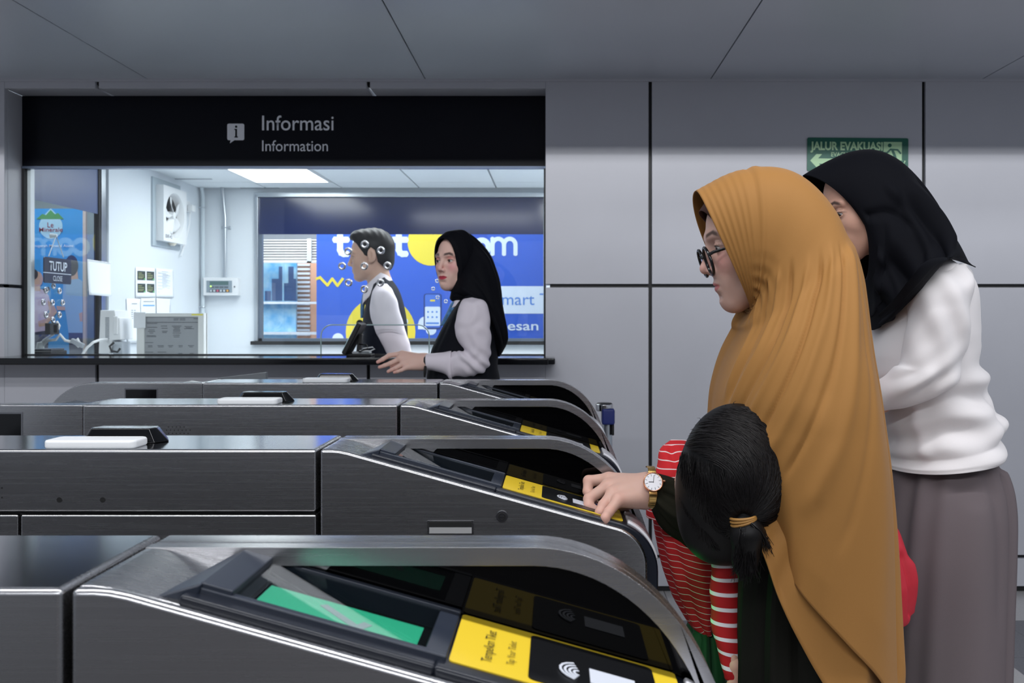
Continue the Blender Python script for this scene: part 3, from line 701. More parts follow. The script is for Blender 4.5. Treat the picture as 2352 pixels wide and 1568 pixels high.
for x0, x1, y in ((397,409,731),(411,424,731),(397,408,734),(411,424,734),(443,456,731),(335,456,739.5),(336,359,742),(336,359,751),(368,382,748),(369,383,753),(370,383,760),(371,381,763),(393,415,748),(396,412,751),(398,411,754),(396,412,757),(396,412,760),(395,414,764),(396,411,769),(397,410,773),(422,440,749),(425,438,752),(421,444,754),(340,353,757),(338,354,760.5),(342,350,764),(335,356,770),(335,357,772.5),(328,350,786),(338,348,793),(338,348,796),(360,374,793),(361,374,796),(384,396,793),(386,394,796),(408,418,793),(409,417,796),(430,444,793),(433,441,796),(329,350,808),(360,380,808),(407,417,811),(434,443,811)):
    tline(x0, x1, y)
tl.build('screen_text', mat('screen_ink', rgb(84,88,94), .5), mo)
MB().box(W(440,0,MD).x, W(466,0,MD).x, MD-.001, MD+.002, W(0,724,MD).z, W(0,721,MD).z).build('sticker', mat('sticker_yellow', rgb(232,222,60), .5), mo)
nt_ = MB().box(W(308,0,MD).x, W(335,0,MD).x, MD-.006, MD-.004, W(0,753,MD).z, W(0,717,MD).z)
tag(nt_.build('paper_note', mat('note_paper', rgb(226,230,234), .7)), 'small printed white note stuck on the corner of the grey screen', 'note')
# white desk phone / terminal seen from the side
te = thing('desktop_terminal', 'white desk terminal with side vents left of the notices', 'terminal', W(248, 815, 5.3))
TD = 5.3
MB().prism([(W(x,y,TD).x, W(x,y,TD).z) for x, y in ((230,712),(263,712),(266,730),(275,730),(277,780),(258,781),(250,812),(226,812))], TD, TD+.16).build('housing', M_plastic, te, bevel=.004)
MB().box(W(262,0,TD).x, W(272,0,TD).x, TD-.012, TD, W(0,768,TD).z, W(0,726,TD).z).build('cover', M_plastic, te, bevel=.004)
vt = MB()
for i in range(17): vt.box(W(242,0,TD).x, W(251,0,TD).x, TD-.002, TD+.004, W(0,730+3.0*i,TD).z, W(0,728.6+3.0*i,TD).z)
vt.build('vent', mat('vent_dark', rgb(126,136,146), .6), te)
MB().box(W(256,0,TD).x, W(277,0,TD).x, TD+.02, TD+.12, CZ, W(0,785,TD).z).build('foot', mat('foot_grey', rgb(190,198,206), .5), te)
MB().tube([W(262,786,TD-.01), W(252,795,TD-.02), W(256,806,TD-.02), W(270,808,TD-.02), W(276,800,TD-.01)], .006, 8).build('cable', M_blackm, te)
wc = thing('white_cable', 'white cable arching from the desk terminal to the counter', 'cable', W(196, 810, 5.15))
MB().tube([W(190,813,5.12), W(200,798,5.12), W(214,786,5.14), W(230,780,5.2), W(246,779,5.29)], .007, 8).build('cord', M_plastic, wc, smooth=True)
# black box with cables in the left corner
bxn = thing('network_box', 'flat black box on the counter in the left corner of the office', 'box', W(102, 815, 5.15))
MB().box(W(72,0,5.12).x, W(126,0,5.12).x, 5.08, 5.25, CZ, W(0,806,5.1).z).build('housing', M_blackm, bxn, bevel=.005)
MB().box(W(74,0,5.12).x, W(122,0,5.12).x, 5.10, 5.24, W(0,806,5.1).z, W(0,801,5.1).z).build('lid', mat('lid_grey', rgb(62,66,74), .3), bxn, bevel=.003)
bra = thing('mounting_bracket', 'small dark bracket on the side window behind the white cables', 'bracket', LWp(128, 768, .02))
bb = MB()
for a in ((115,123,742,768),(131,136,742,768),(123,131,742,746),(123,131,764,768)):
    u0, u1 = LWp(a[0], a[2], .01), LWp(a[1], a[3], .01); bb.box(XL-.016, XL+.01, u0.y, u1.y, LWp(126,a[3],.01).z, LWp(126,a[2],.01).z)
bb.build('plate', M_blackm, bra)
ca = thing('cable_bundle', 'white cables looping over the black box in the left corner', 'cables', W(96, 812, 5.2))
for pts in ([(92,800),(100,782),(118,770),(132,760),(136,748),(130,738)], [(92,800),(110,782),(128,780),(138,768),(150,782),(170,786),(182,796)], [(92,800),(88,790),(96,786)], [(170,786),(178,778),(186,795)]):
    MB().tube([W(x,y,5.2) for x, y in pts], .0075, 8).build('cord', M_plastic, ca, smooth=True)
MB().tube2(W(92,806,5.2), W(93,786,5.2), .022, .016, 14).build('connector', M_plastic, ca)
MB().obox(W(178,788,5.2), (1,0,-.5), (0,1,0), (.5,0,1), .035, .012, .012).build('connector', mat('plug_grey', rgb(170,176,184), .4), ca, bevel=.003)
# tablet on its stand
tb = thing('tablet_stand', 'black tablet tilted on a cluttered stand at the pay slot', 'tablet', W(826, 818, 4.83))
KD = 4.83
pa, pb = W(796,812,KD), W(832,742,KD); ax = (pb-pa).normalized(); nn = Vector((-ax.z, 0, ax.x))
if nn.x > 0: nn = -nn
cM = (pa+pb)/2; L = (pb-pa).length/2
MB().obox(cM, ax, (0,1,0), nn, L, .075, .012).build('body', M_blackm, tb, bevel=.006)
MB().obox(cM+nn*.013, ax, (0,1,0), nn, L*.9, .067, .0012).build('display', mat('tablet_screen', rgb(176,206,214), .2, emit=rgb(176,206,214), estr=.25), tb)
MB().obox(W(826,795,KD), (.1,0,1), (0,1,0), (1,0,-.1), .06, .02, .01).box(W(800,0,KD).x, W(856,0,KD).x, KD-.05, KD+.06, CZO, CZO+.01).build('stand', M_blackm, tb, bevel=.003)
MB().box(W(812,0,KD).x, W(852,0,KD).x, KD-.04, KD+.02, CZO+.0105, CZO+.022).build('reader', mat('reader_grey', rgb(150,156,160), .4), tb, bevel=.003)
MB().tube([W(834,800,KD-.05), W(856,797,KD-.06), W(861,801,KD-.06), W(850,806,KD-.06), W(826,805,KD-.05)], .003, 8).build('cable', mat('cable_grey', rgb(196,200,204), .4), tb, smooth=True)
MB().tube([W(826,790,KD-.02), W(842,792,KD-.05), W(846,800,KD-.06), W(824,808,KD-.05)], .0035, 8).build('cable', M_blackm, tb, smooth=True)
# ------------------------------------------------------------------ ticket gates
GZ = 1.1045                                      # top of the gates
GW = .192; GXC = -.742                            # cabinet width, lengthwise middle
ND = [.753, 1.553, 2.353, 3.153]                 # distance of each near face
M_trim = mat('gate_trim_black', rgb(22,26,36), .28, spec=.5)
M_deck = mat('gate_deck_dark', rgb(40,46,58), .35)
M_gglass = mat('gate_black_glass', rgb(2,2,3), .03, spec=.25)
M_yel = mat('reader_yellow', rgb(220,188,46), .45)
M_pad = mat('reader_pad_black', rgb(12,13,16), .35)
M_dg = mat('display_glass', rgb(14,18,20), .08, spec=.6)
M_gap = mat('panel_gap', rgb(6,6,7), .6)
M_ind = mat('indicator_white', rgb(226,226,232), .25)
M_green = mat('screen_green', rgb(60,196,150), .4, emit=rgb(64,206,158), estr=.22)
M_arrow = mat('arrow_grey', rgb(160,176,176), .4)
XJ, XS, SL = -.367, -.337, .28                   # joint, start of the slope, its tangent
def zs(x): return GZ-(x-XS)*SL                   # slope line
def end_profile(off=0, xe=.144, zlow=.05, x0=XJ, rc=.062):
    """near half outline: flat top, slope, rounded nose, straight down"""
    nx, nz = math.sin(math.atan(SL)), math.cos(math.atan(SL))
    pts = [(x0, GZ+off*0), (XS-.012, GZ), (XS, GZ-.001), (XS+.014, zs(XS+.014))] if off == 0 else [(x0, zs(x0)+off/nz)]
    xe2 = xe+off; a0 = math.atan(SL)
    # circle tangent to the slope (offset) and to x = xe2
    r = rc+off; cx_ = xe2-r; cz_ = zs(cx_)+off/nz-r/nz
    for i in range(13):
        a = PI/2-a0-(PI/2-a0)*i/12; pts.append((cx_+r*math.cos(a), cz_+r*math.sin(a)))
    pts += [(xe2, zlow), (x0, zlow)]
    return pts
EA, EB, EX = .187, .235, -.02
def arc_profile(inset=0, zlow=.05, x0=XJ):
    pts = [(x0, GZ-inset), (EX-.1, GZ-inset)]
    for i in range(25):
        a = PI/2*(1-i/24); pts.append((EX+(EA-inset)*math.cos(a), GZ-EB+(EB-inset)*math.sin(a)))
    pts += [(EX+EA-inset, zlow), (x0, zlow)]
    return pts

def build_gate(label):
    t = thing('ticket_gate', label, 'ticket gate', (GXC, GW/2, 0), group='ticket gates')
    YN, YR = .156, .139                           # black glass and rim of the raised far fairing
    def mid(): # middle cabinet
        xa, xb = -1.117, XJ-.006
        MB().box(xa+.006, xb-.004, .012, GW-.012, 0, GZ-.012).build('core', M_gap, t)
        MB().box(xa, xb, .0, GW, GZ-.097, GZ).build('upper_panel', M_steel, t, bevel=.0045, seg=3)
        MB().box(xa+.006, xb-.006, .006, GW-.006, GZ-.002, GZ+.0004).build('top_plate', M_polish, t)
        MB().box(xa, -.838, .0, GW, .05, GZ-.1015).build('lower_panel', M_steel, t, bevel=.003)
        MB().box(-.834, xb, .0, GW, .05, GZ-.1015).build('lower_panel', M_steel, t, bevel=.003)
        for q in (-.002,):
            for x in (-.773, -.7055): MB().disc((x, .0005, GZ-.078), (0,-1,0), .0042, .0012, 16).build('screw_hole', M_gap, t)
            sp = MB()
            for i in range(6):
                for j in range(-3, 4):
                    x = -.895+j*.0185*.5*1.0+(.0 if i % 2 == 0 else .0046); z = GZ-.052-.0075*i
                    if abs(j) <= 3-(1 if i in (0,5) else 0): sp.disc((x, .0003, z), (0,-1,0), .0013, .0006, 8)
            sp.build('speaker_grille', M_gap, t)
    mid()
    MB().box(-1.75+.13, .13, .02, GW-.02, 0, .05).build('plinth', M_blackm, t)
    # counter on the top
    MB().prism([(x, y) for x, y in rrect(.145, .06, .012, 5, -.805, .008)], GZ, GZ+.0135, 'z').build('sensor_base', M_plastic, t, bevel=.004, seg=3)
    pz = GZ+.001
    p8 = [(-.772,.075,pz),(-.655,.075,pz),(-.640,.10,pz),(-.655,.135,pz),(-.772,.135,pz),(-.785,.10,pz)]
    t8 = [(-.762,.084,GZ+.024),(-.668,.084,GZ+.024),(-.662,.10,GZ+.024),(-.668,.126,GZ+.024),(-.762,.126,GZ+.024),(-.770,.10,GZ+.024)]
    MB().add(p8+t8, [tuple(range(6))[::-1], tuple(range(6,12))]+[(i,(i+1)%6,(i+1)%6+6,i+6) for i in range(6)]).build('sensor_prism', M_black, t, bevel=.002)
    def end(R):                                   # R turns world points to the other end
        first = len(t.children)
        objs = []
        def B(mb, *a, **k):
            if R: mb.v = [(2*GXC-x, GW-y, z) for x, y, z in mb.v]
            o = mb.build(*a, **k); objs.append(o); return o
        B(MB().prism(end_profile(), .0, .0125), 'side_panel', M_steel, t, bevel=.005, seg=3, ang=25)
        B(MB().prism([(XJ, GZ), (XS-.02, GZ), (XS-.004, GZ-.002), (XS+.012, zs(XS+.012)-.002), (-.27, zs(-.27)-.001), (-.27, .9), (XJ, .9)], .0125, YR), 'scoop', M_steel, t, bevel=.003, seg=2, ang=12)
        B(MB().prism(arc_profile(), YN+.001, GW), 'fairing', M_steel, t, bevel=.003, seg=2, ang=25)
        ou, inn = arc_profile(0, .9, XJ)[:-1], arc_profile(.0165, .9, XJ)[:-1]
        B(MB().prism(ou+inn[::-1], YR, YN+.0005), 'rim', M_steel, t, bevel=.003, seg=3, ang=25)
        gp = [(XJ, zs(XS)-.06)]+arc_profile(.0165, .9, XJ)[:-1]
        B(MB().prism([(XJ, GZ-.016), (-.20, GZ-.016), (-.235, zs(-.235)-.02), (XJ, zs(XS)-.05)], YN-.0015, YN+.001), 'fairing_wall', M_steel, t)
        B(MB().prism([(-.235, zs(-.235)-.04), (-.205, GZ-.016)]+[q for q in arc_profile(.0165, .88, XJ)[1:-1]]+[(.08,.88)], YN-.001, YN+.0015), 'mirror_glass', M_gglass, t)
        # dark deck that wraps the nose, with the sunken display
        OT = .006; th = math.atan(SL); cs, sn = math.cos(th), math.sin(th); o_ = OT
        r = .062+.0185; xe2 = .144+.0185; cx_ = xe2-r; cz_ = zs(cx_)+OT/cs-r/cs
        dk = [(-.285, zs(-.285)-.012/cs), (-.096, zs(-.096)-.012/cs), (-.094, zs(-.094)+OT/cs)]
        for i in range(13):
            a = PI/2-th-(PI/2-th)*i/12; dk.append((cx_+r*math.cos(a), cz_+r*math.sin(a)))
        dk += [(xe2, .05), (.12, .05), (.12, zs(.12)-.04), (-.285, zs(-.285)-.03)]
        B(MB().prism(dk, .0135, YN-.0015), 'deck', M_trim, t, bevel=.004, seg=2, ang=25)
        def S(x, y, h): return (x+h*sn, y, zs(x)+o_/cs+h*cs)      # point on the deck: x along, y across, h above
        def slab(pts, h0, h1):
            n = len(pts); v = [S(x, y, h0) for x, y in pts]+[S(x, y, h1) for x, y in pts]
            return MB().add(v, [tuple(range(n))[::-1], tuple(range(n, 2*n))]+[(i,(i+1)%n,(i+1)%n+n,i+n) for i in range(n)])
        y0, y1 = .030, YN-.004
        xa, xb = -.285, -.094
        B(slab([(xa-.004,.0135),(xb+.002,.0135),(xb+.002,y0+.008),(xa-.004,y0+.008)], -.022, .0), 'side_strip', M_trim, t, bevel=.003)
        bz = MB()
        def strip(p, h=.006, hb=-.02):
            n = len(p); v = [S(x, y, hb) for x, y in p]+[S(x, y, h) for x, y in p]
            bz.add(v, [tuple(range(n))[::-1], tuple(range(n, 2*n))]+[(i,(i+1)%n,(i+1)%n+n,i+n) for i in range(n)])
        strip([(xa+.004,y0),(xa+.004,y1),(xa+.030,y1),(xa+.030,y0)], .008); strip([(xa+.004,y0-.001),(xb+.008,y0-.001),(xb+.008,y0+.008),(xa+.004,y0+.008)], .004)
        strip([(xa+.02,y1-.007),(xb+.008,y1-.007),(xb+.008,y1),(xa+.02,y1)], .005); strip([(xb-.010,y0+.006),(xb+.008,y0+.006),(xb+.008,y1-.006),(xb-.010,y1-.006)], .003)
        B(bz, 'bezel', M_deck, t, bevel=.0015)
        B(slab([(xa+.028,y0+.006),(xb-.008,y0+.006),(xb-.008,y1-.006),(xa+.028,y1-.006)], -.018, -.016), 'display', M_dg, t)
        B(slab([(xa+.026,y0+.006),(xb-.008,y0+.006),(xb-.008,y1-.006),(xa+.026,y1-.006)], .0022, .0028), 'cover_glass', glass('deck_glass', (.86,.9,.9,1), .04), t)
        vi = MB(); v = [S(xa-.022,y0-.012,-.008), S(xa+.006,y0-.004,.008), S(xa+.006,y1,.008), S(xa-.004,y1-.002,.0), S(xa-.022,y0-.012,-.03), S(xa+.006,y0-.004,-.03), S(xa+.006,y1,-.03), S(xa-.004,y1-.002,-.03)]
        vi.add(v, [(0,1,2,3),(7,6,5,4),(0,4,5,1),(1,5,6,2),(2,6,7,3),(3,7,4,0)])
        B(vi, 'visor', M_deck, t, bevel=.002)
        # yellow reader plate with the black pad
        B(slab([(x, y) for x, y in rrect(.192, y1-y0, .004, 4, -.084, y0)], .0001, .0012), 'reader_plate', M_yel, t)
        B(slab([(x, y) for x, y in rrect(.108, y1-y0-.014, .006, 4, -.022, y0+.007)], .001, .0022), 'reader_pad', M_pad, t)
        th_ = Matrix(((0,cs*0-cs,0,0),(1,0,0,0),(0,0,0,0),(0,0,0,1)))
        # print on the plate: its reader stands at the nose, so the lines run across the deck
        def M4(x, y, h):
            X = Vector((0,1,0)); Y = Vector((-cs, 0, sn)); Z = X.cross(Y)
            m = Matrix((X, Y, Z)).transposed().to_4x4(); m.translation = Vector(S(x, y, h))
            return (Matrix.Translation((2*GXC, GW, 0)) @ Matrix.Rotation(PI, 4, 'Z') @ m) if R else m
        objs.append(text('lettering', 'Tempelkan Tiket', M4(-.052, y0+.018, .0013), .0088, mat('label_ink', rgb(58,50,30), .5), t, .078))
        objs.append(text('lettering', 'Tap Your Ticket', M4(-.034, y0+.026, .0013), .0066, mat('label_ink2', rgb(120,104,40), .5), t, .058))
        mk = M4(.040, y0+.052, .0022)
        wav = []
        for i in range(4):
            rr = .006+.0045*i; wav += stroke([(-.004+rr*math.cos(math.radians(a)), .0205+rr*math.sin(math.radians(a))*.9) for a in range(20, 161, 20)], .0022)
        objs.append(flat('card_pictogram', [[(-.018,-.028),(.015,-.028),(.015,.012),(-.018,.012)]]+wav, mk, mat('icon_white', rgb(206,210,220), .4), t, t=.0006))
        # pale indicator at the nose
        nb = MB(); rc = r; v = []; n = 9
        for i in range(n):
            a = PI/2-th-.16-(.95)*i/(n-1)
            for y in (y0+.006, y1-.004):
                for rr in (rc-.004, rc+.0035): v.append((cx_+rr*math.cos(a), y, cz_+rr*math.sin(a)))
        f = []
        for i in range(n-1):
            b = i*4; f += [(b+1,b+3,b+7,b+5),(b,b+4,b+6,b+2),(b,b+1,b+5,b+4),(b+2,b+6,b+7,b+3)]
        f += [(0,2,3,1),(4*n-4,4*n-3,4*n-1,4*n-2)]
        B(nb.add(v, f), 'indicator', M_ind, t, bevel=.002, smooth=True)
        # slot and lock of the side panel
        B(MB().box(-.199,-.127,-.0012,.0006, 1.31-(1227-CY)*1.553/F, 1.31-(1195-CY)*1.553/F), 'slot_frame', M_chrome, t)
        B(MB().box(-.196,-.130,-.0022,.0006, 1.31-(1210-CY)*1.553/F, 1.31-(1197-CY)*1.553/F), 'slot_recess', M_gap, t)
        B(MB().box(-.196,-.130,-.0022,.0006, 1.31-(1224-CY)*1.553/F, 1.31-(1210-CY)*1.553/F), 'slot_lip', mat('slot_steel', rgb(190,190,190), .5, metal=.8), t)
        c = W(1153, 1185, 1.553)
        B(MB().disc((c.x, .001, c.z), (0,-1,0), .0092, .004, 24), 'lock', mat('lock_dark', rgb(70,70,74), .35, metal=.8), t, bevel=.001)
        B(MB().ring((c.x, -.003, c.z), (0,1,0), .005, .0009, 20, 6).box(c.x-.003,c.x+.003,-.0045,-.002,c.z-.0006,c.z+.0006), 'keyhole', M_gap, t)
        kids = {}
        for q_ in t.children:
            kids.setdefault(q_.name.split('.')[0], []).append(q_)
        last = lambda n_: kids[n_][-1]
        for a_, b_ in (('slot_recess','slot_frame'),('slot_lip','slot_frame'),('keyhole','lock'),('reader_pad','reader_plate'),('card_pictogram','reader_plate'),('cover_glass','bezel')): under(last(a_), last(b_))
        for q_ in kids['lettering'][-2:]: under(q_, last('reader_plate'))
        # small sensor window beside the far joint
        B(MB().box(2*GXC+1.365-.0, 2*GXC+1.259, GW-.001, GW+.0012, GZ-.074, GZ-.016) if False else MB().box(-.226, -.121, GW-.0005, GW+.001, GZ-.076, GZ-.017), 'window_frame', mat('frame_steel', rgb(120,122,128), .4, metal=.8), t)
        B(MB().box(-.222, -.125, GW+.0, GW+.0022, GZ-.072, GZ-.021), 'sensor_window', M_black, t)
    end(False); end(True)
    return t

g0 = build_gate('nearest steel ticket gate, its display lit green, across the bottom of the photo')
gates = [g0]
for lab in ('second steel ticket gate, its reader under the hand of the woman in mustard',
            'third steel ticket gate from the front, with a black sensor window at its left end',
            'farthest steel ticket gate, right in front of the veiled officer'):
    c = dup_tree(g0); c['label'] = lab; gates.append(c)
for o, d in zip(gates, ND):
    o.location.y = d+GW/2
# the lit green screen of the nearest gate
th = math.atan(SL); cs, sn = math.cos(th), math.sin(th)
def deckp(x, y, h=.0): return Vector((x+h*sn, y, zs(x)+.0185/cs+h*cs))
def deck_plane(x, y, h, d): 
    X = Vector((cs,0,-sn)); Y = Vector((0,1,0)); m = Matrix((X, Y, X.cross(Y))).transposed().to_4x4(); m.translation = deckp(x, y+d, h); return m
DP = deck_plane(0, 0, 0, ND[0])
def du(x): return x/cs
gs = flat('lit_screen', [[(du(-.238),.044),(du(-.108),.044),(du(-.108),.097),(du(-.238),.097)]], DP, M_green, g0, t=.0006, z0=-.0152)
flat('screen_arrow', stroke([(-.196,.082),(-.166,.056)], .008)+stroke([(-.157,.066),(-.163,.050)], .008), DP, M_arrow, g0, t=.0004, z0=-.0144)

# green walk-through arrow at the nose of the second gate (lights the child's sleeve)
MB().box(.1635, .166, ND[1]+.05, ND[1]+.10, .80, .85).build('lit_arrow', mat('arrow_green', rgb(40,220,90), .4, emit=rgb(30,230,80), estr=7), gates[1])

# ------------------------------------------------------------------ other things by the wall
ev = thing('evacuation_sign', 'green JALUR EVAKUASI sign with a running figure on the wall', 'sign', W(1968, 394, D))
e0, e1 = W(1853, 393, D), W(2085, 317, D); ke = D/F
E4 = frame_axes((e0.x, D-.003, e0.z), (1,0,0), (0,0,1)); E4 = E4 @ Matrix.Rotation(-.008, 4, 'Z')
M_eg = mat('evac_green', rgb(0,92,74), .35); M_el = mat('evac_pale', rgb(176,214,168), .4)
def eu(px, py): return ((px-1853)*ke, (393-py)*ke)
def ep(p): return [eu(*q) for q in p]
flat('plate', [rrect(232*ke, 77*ke, 4*ke)], E4, M_eg, ev, t=.004, z0=-.001)
text('lettering', 'JALUR EVAKUASI', E4 @ Matrix.Translation((7*ke, 49*ke, .0032)), 18*ke, M_el, ev, 166*ke, .035)
text('lettering', 'EVACUATION ROUTE', E4 @ Matrix.Translation((55*ke, 34*ke, .0032)), 9.5*ke, M_el, ev, 118*ke, .015)
flat('arrow_print', [ep([(1860,369),(1874,354),(1887,354),(1878,364),(1990,364),(1990,376),(1880,376),(1888,386),(1876,386)])], E4, M_el, ev, t=.0006, z0=.0031)
flat('door_print', [ep([(2028,325),(2070,325),(2070,388),(2028,388)]), ep([(2064,366),(2079,368),(2076,374),(2070,380),(2076,388),(2050,388)])], E4, M_el, ev, t=.0006, z0=.0031)
flat('runner_print', [circle(*eu(2042,333), 4.5*ke, 18)]+stroke(ep([(2024,350),(2036,350),(2044,342),(2060,343),(2067,351)]), 4*ke)+stroke(ep([(2048,343),(2054,358),(2044,374)]), 6*ke)+stroke(ep([(2054,356),(2058,370),(2074,370)]), 5*ke), E4, M_eg, ev, t=.0006, z0=.0038)

sd = 4.2
sp = thing('belt_stanchion', 'steel queue post with a blue retractable belt head, half hidden by the gates', 'stanchion', (W(1388,0,sd).x, sd, 0))
sx, sz = W(1388,0,sd).x, W(0,927,sd).z
MB().tube2((sx,sd,0),(sx,sd,.02),.16,.15,36).build('base', M_chrome, sp)
MB().tube2((sx+.012,sd,.02),(sx+.012,sd,sz-.04),.022,.022,20).build('post', M_alu, sp, smooth=True)
MB().tube2((sx,sd,sz-.03),(sx,sd,sz),.036,.037,28).build('head', M_chrome, sp, bevel=.004)
MB().tube2((sx,sd,sz-.001),(sx,sd,sz+.004),.035,.030,28).build('cap', M_blackm, sp)
MB().box(sx-.012, sx+.042, sd-.045, sd+.03, sz-.085, sz-.018).build('belt_cassette', mat('belt_blue', rgb(32,44,110), .45), sp, bevel=.008)
MB().box(sx+.030, sx+.040, sd-.03, sd-.01, sz-.13, sz-.08).build('belt_tail', M_blackm, sp, bevel=.002)

bd = 3.75
bp_ = thing('barrier_panel', 'low grey metal barrier with a sloping top edge behind the farthest gate', 'barrier', W(560, 870, bd))
MB().prism([(W(500,868,bd).x, W(500,868,bd).z), (W(610,855,bd).x, W(610,855,bd).z), (W(610,868,bd).x, .0), (W(500,868,bd).x, 0)], bd, bd+.03).build('plate', mat('barrier_grey', rgb(128,132,136), .4, metal=.4), bp_)
# ------------------------------------------------------------------ organic shapes: distance fields, surface nets, lofted cloth
class Grid:
    def __init__(s, lo, hi, h):
        s.lo = np.array(lo, float); s.h = h
        n = np.ceil((np.array(hi)-s.lo)/h).astype(int)+1
        ax = [(s.lo[i]+h*np.arange(n[i])).astype(np.float32) for i in range(3)]
        s.X, s.Y, s.Z = np.meshgrid(*ax, indexing='ij')
def f_ell(g, c, r):
    x, y, z = (g.X-c[0]), (g.Y-c[1]), (g.Z-c[2])
    k0 = np.sqrt((x/r[0])**2+(y/r[1])**2+(z/r[2])**2); k1 = np.sqrt((x/r[0]**2)**2+(y/r[1]**2)**2+(z/r[2]**2)**2)+1e-6
    return k0*(k0-1)/k1
def f_cap(g, a, b, ra, rb):
    a = np.array(a, float); b = np.array(b, float); ba = b-a; L = float(ba @ ba)+1e-12
    px, py, pz = g.X-a[0], g.Y-a[1], g.Z-a[2]
    t = np.clip((px*ba[0]+py*ba[1]+pz*ba[2])/L, 0, 1)
    return np.sqrt((px-t*ba[0])**2+(py-t*ba[1])**2+(pz-t*ba[2])**2)-(ra+(rb-ra)*t)
def f_sph(g, c, r): return np.sqrt((g.X-c[0])**2+(g.Y-c[1])**2+(g.Z-c[2])**2)-r
def smin(a, b, k):
    h = np.clip(.5+.5*(b-a)/k, 0, 1); return b+(a-b)*h-k*h*(1-h)
def smax(a, b, k): return -smin(-a, -b, k)
def nets(Dv, g):
    """surface nets: distance grid to quads"""
    ins = Dv < 0; nx, ny, nz = Dv.shape
    corners = [(i, j, k) for i in (0,1) for j in (0,1) for k in (0,1)]
    cnt = np.zeros((nx-1, ny-1, nz-1), np.int8)
    for i, j, k in corners: cnt += ins[i:nx-1+i, j:ny-1+j, k:nz-1+k]
    m = (cnt > 0) & (cnt < 8); cell = np.argwhere(m); idx = -np.ones(m.shape, np.int64); idx[m] = np.arange(len(cell))
    acc = np.zeros((len(cell), 3)); w = np.zeros(len(cell))
    ci, cj, ck = cell.T
    for a in corners:
        for ax in range(3):
            if a[ax]: continue
            b = list(a); b[ax] = 1
            da = Dv[ci+a[0], cj+a[1], ck+a[2]]; db = Dv[ci+b[0], cj+b[1], ck+b[2]]
            s = (da < 0) != (db < 0); t = np.where(s, da/np.where(s, da-db, 1), 0)
            p = np.tile(np.array(a, float), (len(cell), 1)); p[:, ax] += t
            acc += p*s[:, None]; w += s
    v = (cell+acc/w[:, None])*g.h+g.lo
    F_ = []
    for ax in range(3):
        o1, o2 = [(1,2),(2,0),(0,1)][ax]
        sl = [slice(None)]*3; sl2 = [slice(None)]*3; sl[ax] = slice(0, -1); sl2[ax] = slice(1, None)
        A, B = ins[tuple(sl)], ins[tuple(sl2)]
        e = np.argwhere(A != B)
        ok = np.ones(len(e), bool)
        for o in (o1, o2): ok &= (e[:, o] >= 1) & (e[:, o] < Dv.shape[o]-1)
        e = e[ok]; q = []
        for d1, d2 in ((0,0),(1,0),(1,1),(0,1)):
            c = e.copy(); c[:, o1] -= d1; c[:, o2] -= d2; q.append(idx[c[:,0], c[:,1], c[:,2]])
        q = np.stack(q, 1); fl = A[tuple(e.T)]
        q[~fl] = q[~fl][:, ::-1]
        F_.append(q)
    return v, np.concatenate(F_)
def set_tint(me, cols):
    a = me.color_attributes.new('tint', 'FLOAT_COLOR', 'POINT')
    c = np.ones((len(me.vertices), 4), np.float32); c[:, :3] = cols; a.data.foreach_set('color', c.reshape(-1))
def mesh_np(v, f, name='m', tint=None):
    me = bpy.data.meshes.new(name)
    me.vertices.add(len(v)); me.vertices.foreach_set('co', np.asarray(v, np.float32).reshape(-1))
    k = f.shape[1]; me.loops.add(f.size); me.loops.foreach_set('vertex_index', f.reshape(-1).astype(np.int32))
    me.polygons.add(len(f)); me.polygons.foreach_set('loop_start', np.arange(0, f.size, k, dtype=np.int32))
    me.update(calc_edges=True); me.validate()
    if tint is not None: set_tint(me, tint)
    return me
def join_np(parts):
    V = []; Fs = []; T = []; n = 0
    for v, f, t in parts:
        V.append(v); Fs.append(f+n); T.append(np.broadcast_to(np.asarray(t, float)[..., :3], (len(v), 3))); n += len(v)
    return np.concatenate(V), np.concatenate(Fs), np.concatenate(T)

